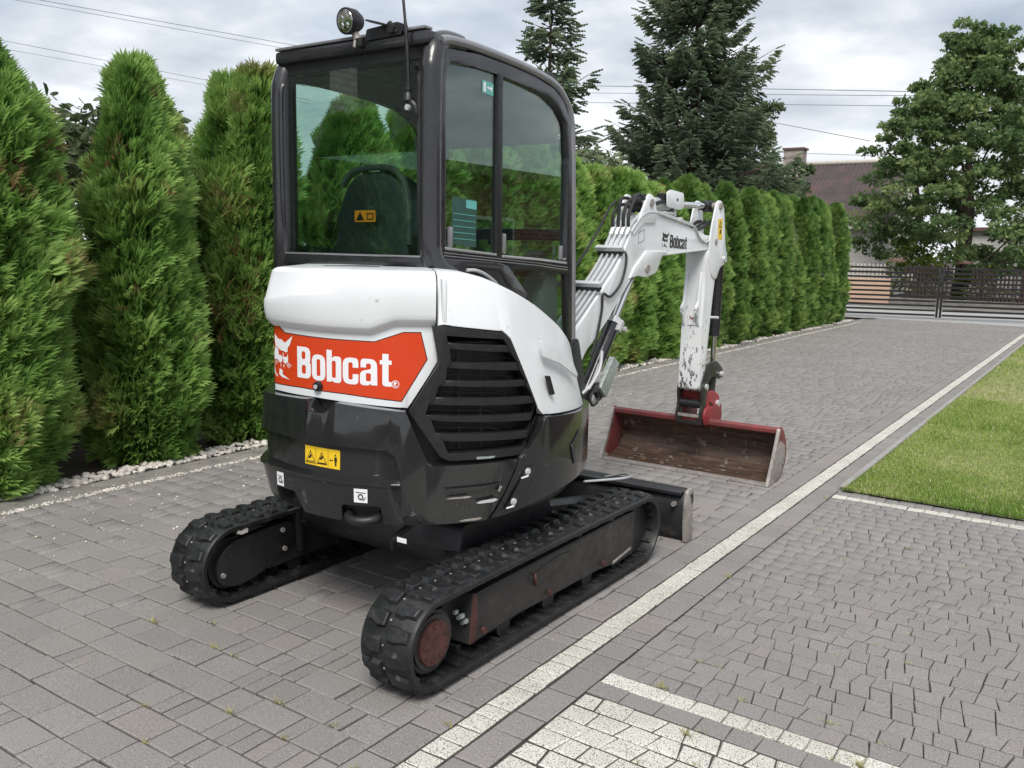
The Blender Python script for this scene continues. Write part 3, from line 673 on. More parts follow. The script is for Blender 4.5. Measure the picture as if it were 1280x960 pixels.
ob('decal_border', wpoly(dec, None, 0.7176, 0), 'decalblack', EX)
def inset(poly, d):
    o = []; s = 1 if area2(poly) > 0 else -1
    P = [(a*K, z) for a, z in poly]
    for i in range(len(P)):
        p, a, b_ = Vector(P[i]), Vector(P[i-1]), Vector(P[(i+1) % len(P)])
        u = (p-a).normalized(); v = (b_-p).normalized(); nu = Vector((-u.y, u.x))*s; nv = Vector((-v.y, v.x))*s
        m = (nu+nv); m = m/max(0.3, m.dot(nu)); q = p+m*d; o.append((q.x/K, q.y))
    return o
decal = ob('hood_decal', wpoly(inset(dec, 0.0035), None, 0.7182, 0), 'orange', EX)
def rr(x0, y0, x1, y1, r): return rounded([(x0, y0), (x1, y0), (x1, y1), (x0, y1)], r, 4)
GL = {
 'B': [rounded([(0, 0), (0.60, 0), (0.60, 0.47), (0.55, 0.52), (0.58, 0.57), (0.58, 1), (0, 1)], [0, .2, .14, .02, .14, .2, 0], 4), rr(.21, .14, .385, .42, .07), rr(.21, .61, .37, .86, .07)],
 'o': [rr(0, -.015, .53, .815, .24), rr(.195, .13, .335, .67, .07)],
 'b': [rounded([(0, 0), (.17, 0), (.19, .04), (.28, -.015), (.53, -.015), (.53, .815), (.28, .815), (.195, .75), (.195, 1), (0, 1)], [0, 0, 0, .08, .2, .2, .08, 0, 0, 0], 4), rr(.195, .13, .335, .67, .06)],
 'c': [rounded([(0, -.015), (.53, -.015), (.53, .31), (.34, .31), (.34, .13), (.195, .13), (.195, .67), (.34, .67), (.34, .51), (.53, .51), (.53, .815), (0, .815)], [.24, .24, 0, 0, .07, .07, .07, .07, 0, 0, .24, .24], 4)],
 'a': [rounded([(0, -.015), (.27, -.015), (.35, .05), (.36, 0), (.56, 0), (.55, .815), (.02, .815), (.02, .54), (.2, .54), (.2, .67), (.355, .67), (.355, .50), (0, .42)], [.16, .1, 0, 0, 0, .22, .22, 0, 0, .07, .06, .05, .14], 4), rr(.195, .12, .355, .37, .05)],
 't': [rounded([(.08, -.01), (.37, -.01), (.37, .13), (.275, .13), (.275, .67), (.37, .67), (.37, .80), (.275, .80), (.275, 1.0), (.08, 1.0), (.08, .80), (0, .80), (0, .67), (.08, .67)], [.12, 0, 0, .05, 0, 0, 0, 0, 0, 0, 0, 0, 0, 0], 4)]}
WORD = [('B', 0.0), ('o', 0.645), ('b', 1.225), ('c', 1.805), ('a', 2.385), ('t', 3.02)]
CAPH = 0.122
for ch, x in WORD:
    loops = [[(-91.3+(x+px_)*CAPH/0.717*57.2958, 1.040-(x+px_)*0.0025+py_*CAPH) for px_, py_ in lp] for lp in GL[ch]]
    ob('letter', wpoly(loops, None, 0.7190, 0, step=1.5), 'decalwhite', decal, smooth=False)
ring = [[(-57.1+math.cos(t)*1.15*s, 1.040+math.sin(t)*0.0148*s) for t in frange(0, 6.283*23/24, 24)] for s in (1, 0.82)]
ob('registered_mark', wpoly(ring, None, 0.7190, 0), 'decalwhite', decal, smooth=False)
ob('registered_mark', wpoly([(-57.6, 1.031), (-57.4, 1.031), (-57.4, 1.038), (-56.9, 1.031), (-56.65, 1.031), (-57.1, 1.0395), (-56.7, 1.042), (-56.75, 1.047), (-57.0, 1.049), (-57.6, 1.049)], None, 0.7190, 0), 'decalwhite', decal, smooth=False)
LOGO = {'brow': [(-103.3, 1.199), (-101.2, 1.18), (-99.3, 1.18), (-97.4, 1.168), (-95.4, 1.183), (-93.4, 1.199), (-94.8, 1.163), (-96.0, 1.149), (-96.0, 1.134), (-96.8, 1.13), (-98.2, 1.135), (-99.5, 1.135), (-101.3, 1.143), (-102.9, 1.152), (-103.4, 1.174)],
'cheekl': [(-103.1, 1.15), (-101.3, 1.139), (-101.0, 1.117), (-99.5, 1.116), (-98.8, 1.106), (-99.2, 1.091), (-100.3, 1.085), (-101.6, 1.098), (-103.7, 1.095), (-103.8, 1.123)],
'cheekr': [(-98.6, 1.128), (-98.2, 1.125), (-98.3, 1.112), (-96.5, 1.112), (-95.9, 1.128), (-95.8, 1.096), (-97.3, 1.084), (-98.3, 1.09), (-98.3, 1.102), (-98.8, 1.106)],
'chin': [(-100.6, 1.063), (-98.8, 1.057), (-99.0, 1.041), (-96.7, 1.032), (-95.1, 1.023), (-97.1, 1.027), (-99.2, 1.029), (-101.0, 1.039)],
'jaw': [(-103.9, 1.075), (-103.2, 1.045), (-101.7, 1.029), (-102.3, 1.027), (-103.8, 1.042)],
'w1': [(-103.7, 1.085), (-101.6, 1.097), (-101.7, 1.095), (-103.7, 1.082)], 'w2': [(-103.7, 1.075), (-101.5, 1.091), (-101.4, 1.088), (-103.6, 1.073)],
'w3': [(-96.3, 1.093), (-94.0, 1.081), (-94.2, 1.079), (-96.3, 1.09)], 'w4': [(-96.3, 1.087), (-94.7, 1.075), (-94.9, 1.073), (-96.5, 1.085)],
'w5': [(-96.6, 1.083), (-95.3, 1.069), (-95.5, 1.068), (-96.8, 1.082)], 'f1': [(-100.0, 1.082), (-99.5, 1.082), (-99.8, 1.065)], 'f2': [(-98.3, 1.08), (-97.7, 1.079), (-98.3, 1.066)]}
lg = B_()
for q in LOGO.values(): join_bm(lg, wpoly(q, None, 0.7190, 0, step=1.0))
ob('cat_emblem', lg, 'decalwhite', decal, smooth=False)
b = B_(); p0 = Vector((*plan(-82.5*K, 0.716), 1.014)); nn = (p0-Vector((CXX, CYY, 1.014))).normalized(); cylx(b, p0, p0+nn*0.016, 0.021, 20, 0.018); cylx(b, p0+nn*0.016, p0+nn*0.020, 0.012, 16)
lock = ob('hood_lock', b, 'black', EX); b = B_(); cylx(b, p0+nn*0.019, p0+nn*0.023, 0.009, 14); ob('lock_barrel', b, 'zinc', lock)

# --- side cover and grille
gr_out = [(-46.4, 1.262), (-43.1, 1.264), (-25.3, 1.238), (-22.6, 1.211), (-11.7, 0.934), (-17.5, 0.752), (-41.3, 0.752), (-43.8, 0.768), (-52.9, 0.946), (-44.6, 1.12), (-44.9, 1.16)]
sc = [(-44.75, 1.264), (-44.8, lerp_tab(ztop, -44.8))]+[(d, lerp_tab(ztop, d)) for d in frange(-42, 38, 30)]+[(38, 0.862), (0, 0.89), (-8.3, 0.897), (-11.3, 0.934), (-22.3, 1.214), (-25.0, 1.242), (-43.1, 1.268)]
def sc_r(a, z, r):
    zt_ = lerp_tab(ztop, a); t = max(0, min(1, (z-(zt_-0.085))/0.085)); r -= 0.055*t**2.2
    # a crease runs forward from the seam: the cover is proud below it
    cz = lerp_tab([(-45, 1.35), (-30, 1.33), (-12, 1.235), (0, 1.14), (20, 0.98)], a)
    t2 = max(0, min(1, (cz-z)/0.025)); return r+0.007*t2*t2*(3-2*t2)
bm = wpoly(sc, 0.66, 0.738, 0.004, 0.0, sc_r, step=2.5)
ob('side_cover', bm, 'white', EX, angle=26)
# the sloping top of the cover, up to the cab wall
def captop(d):
    z = lerp_tab(ztop, d); x, y = plan(d*K, 0.683); rin = 0.683
    r2 = max(0.30, rin-(x+2.325)/max(0.2, math.cos(R_(d)))) if d > -70 else 0.3
    return [(0.684, z-0.002), (0.672, z+0.005), ((0.68+r2)/2+0.03, z+0.013), (r2, z+0.012)]
ob('cover_top', sweep(captop, frange(-44.8, 38, 34)), 'white', EX)
ob('cover_slit', wpoly([(-7.9, 1.054), (-6.2, 1.052), (-3.4, 0.974), (-5.2, 0.972)], 0.735, 0.7475, 0.002, 0.003, sc_r), 'decalblack', EX)
ob('cover_recess', wpoly([(-10.0, 1.195), (-1, 1.150), (8.5, 1.090), (14, 1.03), (13.5, 1.015), (7.5, 1.05), (-1, 1.10), (-8.6, 1.130)], 0.735, 0.7475, 0.007, 0.006), 'white', EX)
# seam rib where hood and cover meet
ob('cover_rib', wpoly([(-43.6, 1.275), (-43.6, 1.438), (-42.1, 1.437), (-42.1, 1.275)], 0.72, 0.7445, 0.004, 0.0, lambda a, z, r: r-0.045*max(0, min(1, (z-1.37)/0.085))**2.2), 'white', EX)
SL = [[(-42.3, 1.229), (-25.1, 1.212), (-23.6, 1.187), (-42.0, 1.203)], [(-41.4, 1.18), (-22.5, 1.159), (-20.0, 1.119), (-41.0, 1.129)], [(-42.2, 1.109), (-19.1, 1.087), (-16.8, 1.048), (-42.5, 1.06)],
      [(-44.5, 1.041), (-16.3, 1.022), (-14.0, 0.98), (-45.4, 0.997)], [(-47.3, 0.97), (-12.8, 0.95), (-12.2, 0.911), (-48.2, 0.93)], [(-46.5, 0.908), (-13.5, 0.883), (-14.5, 0.844), (-45.0, 0.858)], [(-43.0, 0.828), (-15.3, 0.814), (-16.8, 0.784), (-41.6, 0.78)]]
hole = [SL[0][0], SL[0][1]]+[p for s in SL for p in (s[1], s[2])][1:]+[SL[6][3]]+[p for s in SL[::-1] for p in (s[3], s[0])][1:-1]
gr = ob('grille', wpoly([gr_out, hole], 0.70, 0.756, 0.006, 0.0), 'black', EX)
for i in range(6):
    a, c = SL[i], SL[i+1]
    q = [(a[3][0]-0.6, a[3][1]), (a[2][0]+0.6, a[2][1]), (c[1][0]+0.6, c[1][1]), (c[0][0]-0.6, c[0][1])]
    def slr(aa, z, r, top=(a[3][1]+a[2][1])/2): return r-0.014*max(0, min(1, (top-z)/0.05))*0-0.002
    ob('slat', wpoly(q, 0.715, 0.753, 0.005, 0.0, slr), 'black', gr)
for s in SL[1:6]:
    zc_ = (s[0][1]+s[3][1])/2; a0 = s[0][0]+1
    b = B_(); tube(b, [(*plan(d*K, 0.722), zc_-0.004-(d-a0)*0.0007) for d in frange(a0, a0+17, 8)]+[(*plan((a0+21)*K, 0.722), zc_-0.030)], 0.0022, 6); ob('grille_wire', b, 'cabpaint', gr)
for d in (-37.5, -30.5):
    b = B_(); tube(b, [(*plan(d*K, 0.719), 0.79), (*plan((d-1)*K, 0.719), 1.2)], 0.0022, 6); ob('grille_wire', b, 'cabpaint', gr)
ob('grille_reflector', wpoly([(-33, 0.762), (-27, 0.760), (-27.6, 0.752), (-33, 0.752)], 0.74, 0.7575, 0.001), 'plate', EX)

# --- stickers
yl = ob('warning_sticker', wpoly([(-85.6, 0.786), (-73.3, 0.780), (-73.4, 0.704), (-85.7, 0.712)], None, 0.7535, 0), 'yellow', EX)
def tri_outline(cx, cz, w, h, r, p=None, t=0.0035):
    A_ = [(cx-w/2, cz-h/2), (cx+w/2, cz-h/2), (cx, cz+h/2)]; s = 0.80
    B2 = [(cx+(x-cx)*s, cz-h/6+(z-cz+h/6)*s) for x, z in A_]
    return [[(x/K, z) for x, z in A_], [(x/K, z) for x, z in B2]]
for c in (-83.6, -79.5):
    ob('pictogram', wpoly(tri_outline(c*K, 0.746-(c+83.6)*0.0005, 0.046, 0.046, 0), None, 0.7541, 0), 'decalblack', yl, False)
    ob('pictogram', wpoly([(c-0.9, 0.737), (c-0.2, 0.735), (c+0.5, 0.745), (c+0.1, 0.755), (c-0.3, 0.747)], None, 0.7541, 0), 'decalblack', yl, False)
    ob('pictogram', wpoly([(c-1.8, 0.7215), (c+1.8, 0.7200), (c+1.8, 0.7165), (c-1.8, 0.718)], None, 0.7541, 0), 'decalblack', yl, False)
for dx_ in (-81.6, -77.3): ob('pictogram', wpoly([(dx_-0.05, 0.782), (dx_+0.05, 0.782), (dx_+0.02, 0.710), (dx_-0.08, 0.710)], None, 0.7541, 0), 'decalblack', yl, False)
man = [[(-74.9, 0.752), (-74.4, 0.752), (-74.3, 0.735), (-74.5, 0.735), (-74.5, 0.717), (-75.0, 0.717), (-75.05, 0.735), (-75.25, 0.736), (-75.2, 0.750)], [(-74.85+0.28*math.cos(t), 0.7585+0.0038*math.sin(t)) for t in frange(0, 5.5, 8)],
       [(-76.9, 0.738), (-76.5, 0.742), (-76.5, 0.7395), (-76.0, 0.7395), (-76.0, 0.742), (-75.6, 0.738), (-76.0, 0.734), (-76.0, 0.7365), (-76.5, 0.7365), (-76.5, 0.734)]]
for q in man: ob('pictogram', wpoly(q, None, 0.7541, 0), 'decalblack', yl, False)
for i, (a0, a1, z0, z1) in enumerate(((-96.2, -93.0, 0.607, 0.662), (-68.3, -64.3, 0.590, 0.644))):
    r = cw_r(a0, (z0+z1)/2, 0.775)+0.0035
    st = ob('white_sticker', wpoly([(a0, z0), (a1, z0), (a1, z1), (a0, z1)], None, r, 0, rfun=lambda a, z, r_: cw_r(a, z, 0.775)+0.0022), 'decalwhite', EX)
    c = (a0+a1)/2; zz = (z0+z1)/2
    rf = lambda a, z, r_: cw_r(a, z, 0.775)+0.0030
    ob('pictogram', wpoly([[(c+0.8*math.cos(t)*s, zz-0.004+0.012*math.sin(t)*s) for t in frange(0, 6.28*15/16, 16)] for s in (1, 0.6)], None, r, 0, rfun=rf), 'decalblack', st, False)
    ob('pictogram', wpoly([(a0+0.6, zz+0.015), (a1-0.5, zz+0.013), (a1-0.5, zz+0.010), (a0+0.6, zz+0.012)], None, r, 0, rfun=rf), 'decalblack', st, False)
    ob('pictogram', wpoly([(c+0.5, zz-0.018), (c+1.5, zz-0.002), (c+1.5, zz-0.006), (c+0.8, zz-0.019)], None, r, 0, rfun=rf), 'decalblack', st, False)
b = B_(); box(b, (-2.10, 2.375, 0.478), (0.045, 0.002, 0.018)); ob('white_sticker', b, 'decalwhite', EX)

# --- tracks
def track(xc, name_label, inner, y0=2.27, y1=3.88):
    T = empty('track', (0, 0, 0)); T.parent = EX
    zc_, r, w = 0.185, 0.169, 0.113
    def path(n_arc=18, n_str=26):
        P = []
        for i in range(n_str): P.append((y0+(y1-y0)*i/n_str, zc_+r+0.004*math.sin(math.pi*i/n_str), 90))
        for i in range(n_arc): a = 90-180*i/n_arc; P.append((y1+r*math.cos(R_(a)), zc_+r*math.sin(R_(a)), a))
        for i in range(n_str): P.append((y1-(y1-y0)*i/n_str, zc_-r, -90))
        for i in range(n_arc): a = 270-180*i/n_arc; P.append((y0+r*math.cos(R_(a)), zc_+r*math.sin(R_(a)), a))
        return P
    bm = B_(); rows = []
    prof = [(-w, -0.022), (-w, -0.006), (-w+0.010, 0.0), (0.0, 0.003), (w-0.010, 0.0), (w, -0.006), (w, -0.022), (w-0.012, -0.028), (-w+0.012, -0.028)]
    for (y, z, a) in path():
        c, s = math.cos(R_(a)), math.sin(R_(a)); rows.append([bm.verts.new((xc+px_, y+c*d, z+s*d)) for px_, d in prof])
    m = len(prof)
    for i in range(len(rows)):
        A_, B2 = rows[i], rows[(i+1) % len(rows)]
        for k in range(m): bm.faces.new((A_[k], A_[(k+1) % m], B2[(k+1) % m], B2[k]))
    ob('belt', bm, 'rubber', T, angle=50)
    per = 2*(y1-y0)+2*math.pi*r; n = 50
    def at(s):
        s %= per; q = y1-y0
        if s < q: return (y0+s, zc_+r+0.004*math.sin(math.pi*s/q), 90)
        s -= q
        if s < math.pi*r: a = 90-s/r*57.2958; return (y1+r*math.cos(R_(a)), zc_+r*math.sin(R_(a)), a)
        s -= math.pi*r
        if s < q: return (y1-s, zc_-r, -90)
        s -= q; a = 270-s/r*57.2958; return (y0+r*math.cos(R_(a)), zc_+r*math.sin(R_(a)), a)
    # two lug shapes, worn and staggered, local: x across, y along, z out
    lm = []
    for side in (-1, 1):
        for v in range(3):
            b2 = B_(); rj = lambda s=0.003: random.gauss(0, s)
            lo = [(0.008, -0.030), (0.042, -0.034), (0.060, -0.024), (0.102, -0.021), (0.102, 0.026), (0.064, 0.026), (0.048, 0.034), (0.008, 0.031)]
            loops = [[(side*(a), c) for a, c in lo]]
            if side < 0: loops = [loops[0][::-1]]
            base = [b2.verts.new((a, c, -0.004)) for a, c in loops[0]]
            cx, cy = side*0.055, 0.0
            tp = [b2.verts.new((cx+(a-cx)*0.88+rj(0.002), cy+(c-cy)*0.70+rj(0.002), 0.017+rj(0.0015)-(0.004 if abs(a) > 0.10 else 0))) for a, c in loops[0]]
            for i in range(8): b2.faces.new((base[i], base[(i+1) % 8], tp[(i+1) % 8], tp[i]))
            b2.faces.new(tp); bmesh.ops.bevel(b2, geom=[e for e in b2.edges if e.verts[0] in tp and e.verts[1] in tp], offset=0.004, segments=1, affect='EDGES')
            bmesh.ops.recalc_face_normals(b2, faces=b2.faces); me = bpy.data.meshes.new('lug'); b2.to_mesh(me); b2.free(); me.materials.append(MAT['rubber']); lm.append(me)
    lk = B_(); box(lk, (0, 0, -0.034), (0.18, 0.022, 0.014), bev=0.004); box(lk, (0, 0.0, -0.050), (0.05, 0.024, 0.03), bev=0.005); lkm = bpy.data.meshes.new('guide_tooth'); lk.to_mesh(lkm); lk.free(); lkm.materials.append(MAT['rubber'])
    st_ = B_(); cylx(st_, (0, 0, -0.004), (0, 0, 0.0062), 0.0045, 6); stm = bpy.data.meshes.new('stud'); st_.to_mesh(stm); st_.free(); stm.materials.append(MAT['steel'])
    for i in range(n):
        for side, o_ in ((-1, 0.0), (1, 0.5)):
            y, z, a = at((i+o_)*per/n+0.02)
            o = link('lug', lm[(0 if side < 0 else 3)+random.randint(0, 2)], T, Vector((xc, y, z))-EX.location); o.rotation_euler = (R_(a-90), 0, 0)
            if a == -90: o.scale.z = 0.9
        y, z, a = at((i+0.25)*per/n)
        o = link('guide_tooth', lkm, T, Vector((xc, y, z))-EX.location); o.rotation_euler = (R_(a-90), 0, 0)
        y, z, a = at((i+0.25)*per/n); o = link('stud', stm, T, Vector((xc+random.gauss(0, 0.002), y, z))-EX.location); o.rotation_euler = (R_(a-90), 0, 0)
    # frame, hub, idler
    sx = 1 if xc > CXX else -1
    beam_p = [(2.515, 0.285), (2.485, 0.115), (2.50, 0.092), (2.85, 0.11), (3.15, 0.105), (3.45, 0.10), (3.70, 0.075), (3.815, 0.078), (3.822, 0.296), (3.6, 0.300)]
    ob('track_frame', prism_yz(rounded([(y+y0-2.27, z) for y, z in beam_p], 0.012), xc-0.075, xc+0.080, 0.010), 'beam', T)
    b2 = prism_yz(rounded([(y+y0-2.27, z) for y, z in [(2.490, 0.295), (2.468, 0.102), (2.486, 0.096), (2.512, 0.290)]], 0.006), xc-0.07, xc+0.084, 0.004); ob('frame_end', b2, 'beam', T)
    b2 = B_(); cylx(b2, (xc-0.07, y0, zc_), (xc+0.070, y0, zc_), 0.112, 32); 
    for i in range(12):
        a = i*math.pi/6; box(b2, (xc, y0+math.cos(a)*0.125, zc_+math.sin(a)*0.125), (0.05, 0.028, 0.028), rot=None)
    ob('sprocket', b2, 'frameblack', T)
    b2 = B_(); cylx(b2, (xc+sx*0.06, y0, zc_), (xc+sx*0.088, y0, zc_), 0.084, 32, 0.080); hubo = ob('drive_hub', b2, 'rust' if inner > 0 else 'frameblack', T)
    b2 = B_(); cylx(b2, (xc+sx*0.05, y0, zc_), (xc+sx*0.078, y0, zc_), 0.100, 32); ob('hub_ring', b2, 'beam', T)
    for i in range(9):
        a = i*2*math.pi/9+0.3; b2 = B_(); cylx(b2, (xc+sx*0.087, y0+math.cos(a)*0.064, zc_+math.sin(a)*0.064), (xc+sx*0.093, y0+math.cos(a)*0.064, zc_+math.sin(a)*0.064), 0.0065, 6); ob('hub_bolt', b2, 'rust', hubo)
    b2 = B_(); box(b2, (xc+sx*0.131, y0-0.018, zc_+0.030), (0.006, 0.075, 0.020), rot=Matrix.Rotation(R_(38), 4, 'X')); 
    box_off = Vector((xc+sx*0.089, y0-0.02, zc_+0.022)); b2.free(); b2 = B_(); box(b2, (0, 0, 0), (0.006, 0.080, 0.020), rot=Matrix.Rotation(R_(40), 4, 'X')); bmesh.ops.translate(b2, verts=b2.verts, vec=box_off); ob('hub_rib', b2, 'rust', hubo)
    b2 = B_(); cylx(b2, (xc-0.05, y1, zc_), (xc+0.05, y1, zc_), 0.128, 32); ob('idler', b2, 'frameblack', T)
    for yy_ in (2.72, 3.05, 3.38, 3.66):
        b2 = B_(); cylx(b2, (xc-0.065, yy_, 0.086), (xc+0.065, yy_, 0.086), 0.045, 20); ob('roller', b2, 'frameblack', T)
    if inner > 0:
        ob('rust_edge', prism_yz([(2.492, 0.290), (2.470, 0.104), (2.500, 0.100), (2.522, 0.150), (2.516, 0.288)], xc+0.081, xc+0.0855, 0.001), 'rust', T)
        X_ = xc+0.0805
        for (y, z) in ((2.56, 0.128), (3.03, 0.128), (3.50, 0.118)):
            b2 = B_(); cylx(b2, (X_-0.005, y, z), (X_+0.012, y, z), 0.014, 6); ob('frame_bolt', b2, 'rust', T)
        ob('cover_plate', prism_yz(rounded([(2.88, 0.205), (2.885, 0.245), (3.10, 0.272), (3.20, 0.262), (3.16, 0.222), (2.95, 0.19)], 0.012), X_-0.002, X_+0.004, 0.002), 'beam', T)
        b2 = B_(); tube(b2, smooth_path([(X_+0.008, 2.905, 0.25), (X_+0.016, 2.90, 0.222), (X_+0.008, 2.915, 0.196)], 4), 0.006, 8); ob('grip', b2, 'rust', T)
        b2 = B_(); tube(b2, smooth_path([(X_-0.01, 3.27, 0.306), (X_-0.01, 3.36, 0.326), (X_-0.01, 3.52, 0.318), (X_-0.01, 3.60, 0.304)], 4), 0.010, 8); ob('carrier_bracket', b2, 'frameblack', T)
        ob('scrape', prism_yz([(3.60, 0.086), (3.78, 0.108), (3.785, 0.120), (3.60, 0.098)], X_-0.002, X_+0.003, 0.001), 'steel', T)
        for k in range(5):
            b2 = B_(); box(b2, (X_-0.03+0.02*(k % 2), 2.43+0.012*k, 0.235-0.014*k), (0.012, 0.02, 0.014)); ob('mud_fleck', b2, 'plate', T)
    else:
        X_ = xc+0.1065
        ob('motor_cover', prism_yz(rounded([(2.275, 0.10), (2.260, 0.20), (2.335, 0.275), (2.495, 0.292), (2.695, 0.302), (2.710, 0.172), (2.515, 0.105), (2.385, 0.068)], 0.06, 5), X_-0.05, X_-0.012, 0.006), 'frameblack', T)
        ob('motor_flange', prism_yz(rounded([(2.695, 0.33), (2.715, 0.14), (2.740, 0.14), (2.725, 0.34)], 0.006), X_-0.06, X_+0.01, 0.004), 'frameblack', T)
        for (y, z) in ((2.295, 0.145), (2.625, 0.265), (2.635, 0.175)):
            b2 = B_(); cylx(b2, (X_-0.02, y, z), (X_-0.004, y, z), 0.012, 6); ob('frame_bolt', b2, 'steel', T)
        ob('inner_beam', prism_yz(rounded([(2.725, 0.345), (2.725, 0.175), (3.045, 0.235), (3.295, 0.225), (3.595, 0.13), (3.895, 0.11), (3.895, 0.29), (3.295, 0.345)], 0.015), X_-0.10, X_-0.03, 0.006), 'frameblack', T)
        b2 = B_(); box(b2, (X_-0.045, 2.80, 0.349), (0.10, 0.30, 0.008)); ob('frame_plate', b2, 'steel', T)
    return T
track(-1.938, 'r', 1); track(-3.137, 'l', -1, 2.35, 3.95)
# undercarriage centre
b = prism_yz(rounded([(2.72, 0.30), (2.80, 0.22), (3.35, 0.22), (3.45, 0.30), (3.40, 0.44), (2.75, 0.44)], 0.03), -3.10, -2.10, 0.01); ob('cross_frame', b, 'frameblack', EX)
b = B_(); cylx(b, (CXX, CYY, 0.42), (CXX, CYY, 0.50), 0.33, 40); ob('slew_ring', b, 'frameblack', EX)
for s in (-1, 1):
    b = B_(); tube(b, [(CXX+s*0.28, 2.86, 0.38), (CXX+s*0.56, 2.72, 0.25)], 0.06, 8); ob('frame_leg', b, 'frameblack', EX)
    b = B_(); tube(b, [(CXX+s*0.28, 3.3, 0.36), (CXX+s*0.52, 3.5, 0.25)], 0.06, 8); ob('frame_leg', b, 'frameblack', EX)
b = B_(); tube(b, smooth_path([(-2.30, 2.55, 0.36), (-2.25, 2.50, 0.42), (-2.22, 2.58, 0.47)], 5), 0.012, 8); ob('hydraulic_hose', b, 'hose', EX)

# --- dozer blade
prof = [(4.405, 0.004), (4.365, 0.006), (4.335, 0.05), (4.325, 0.12), (4.330, 0.20), (4.360, 0.275), (4.392, 0.292), (4.400, 0.27), (4.372, 0.20), (4.366, 0.12), (4.380, 0.05)]
bl = ob('blade', prism_yz(prof, -3.395, -1.82, 0.003), 'frameblack', EX)
for x in (-3.41, -1.82):
    ob('blade_end', prism_yz(rounded([(4.425, 0.002), (4.335, 0.004), (4.322, 0.10), (4.318, 0.20), (4.335, 0.285), (4.385, 0.300), (4.425, 0.285), (4.415, 0.2)], 0.008), x, x+0.018, 0.002), 'steel', bl)
b = B_(); box(b, (-2.605, 4.335, 0.272), (1.54, 0.05, 0.018), bev=0.004); ob('blade_top', b, 'frameblack', bl)
b = B_(); cylx(b, (-1.87, 4.32, 0.215), (-1.87, 4.30, 0.215), 0.014, 8); ob('blade_bolt', b, 'steel', bl)
ob('end_hole', prism_yz([(4.385, 0.235), (4.36, 0.262), (4.40, 0.27), (4.41, 0.225), (4.39, 0.205)], -1.803, -1.8005, 0), 'decalblack', bl)
for x in (-2.85, -2.36):
    b = B_(); tube(b, [(x, 3.45, 0.28), (x, 4.34, 0.13)], 0.045, 8); ob('blade_arm', b, 'frameblack', EX)
b = B_(); tube(b, smooth_path([(-2.0, 3.55, 0.475), (-1.95, 3.9, 0.43), (-2.12, 4.22, 0.36), (-2.3, 4.33, 0.29)], 5), 0.006, 8); ob('bare_cable', b, 'zinc', EX)

# --- cab
XR, XL, YB = -2.33, -3.31, 2.85
side_out = [(2.90, 1.43), (2.855, 1.50), (2.845, 1.9), (2.85, 2.30), (2.885, 2.372), (3.12, 2.388), (3.36, 2.379), (3.555, 2.366), (3.735, 2.340), (3.832, 2.295), (3.905, 2.206), (3.932, 2.0), (3.958, 1.606), (3.988, 1.10), (3.945, 1.10), (3.6, 1.10)]
out_r = [(2.90, 1.49), (2.872, 1.6), (2.868, 2.24), (2.895, 2.345), (3.12, 2.362), (3.36, 2.355), (3.548, 2.343), (3.722, 2.318), (3.815, 2.276), (3.885, 2.195), (3.912, 2.0), (3.938, 1.606), (3.972, 1.09), (3.935, 1.09), (3.898, 1.44), (3.365, 1.487)]
win = [(2.915, 1.553), (2.905, 2.235), (2.93, 2.292), (3.123, 2.306), (3.287, 2.303), (3.491, 2.291), (3.655, 2.270), (3.774, 2.228), (3.848, 2.165), (3.872, 2.0), (3.885, 1.498), (3.60, 1.514), (3.295, 1.529)]
def side_frame(x0, x1):
    return prism_yz([rounded(out_r, 0.02), rounded(win, 0.025)], x0, x1, 0.005)
cabf = ob('cab_frame', side_frame(XR-0.045, XR-0.006), 'cabpaint', EX)
ob('cab_frame', side_frame(XL+0.045, XL+0.006), 'cabpaint', EX)
rail_p = [(2.885, 2.372), (2.95, 2.386), (3.12, 2.390), (3.36, 2.382), (3.555, 2.369), (3.735, 2.343), (3.832, 2.298), (3.908, 2.208), (3.935, 2.0), (3.960, 1.606), (3.990, 1.10)]
for X_, s in ((XR, 1), (XL, -1)):
    b = B_(); tube(b, smooth_path([(X_-s*0.022, y, z) for y, z in rail_p], 4), 0.021, 10); ob('roof_rail', b, 'rail' if s > 0 else 'cabpaint', EX)
    b = B_(); P_ = [(X_+s*0.012, 2.93, 1.425), (X_-s*0.012, 2.885, 1.455), (X_-s*0.040, 2.862, 1.52), (X_-s*0.047, 2.858, 1.66), (X_-s*0.047, 2.858, 2.18), (X_-s*0.050, 2.868, 2.29), (X_-s*0.058, 2.90, 2.355), (X_-s*0.062, 2.96, 2.384), (X_-s*0.062, 3.05, 2.386)]
    tube(b, smooth_path(P_, 6), 0.048, 16); ob('corner_pillar', b, 'cabpaint', EX)
    for dx_ in (0.078,):
        b = B_(); tube(b, smooth_path([(X_-s*dx_, 2.852, 1.60), (X_-s*dx_, 2.830, 1.68), (X_-s*dx_, 2.826, 2.2), (X_-s*dx_, 2.848, 2.26)], 4), 0.012, 8); ob('pillar_trim', b, 'cabpaint', EX)
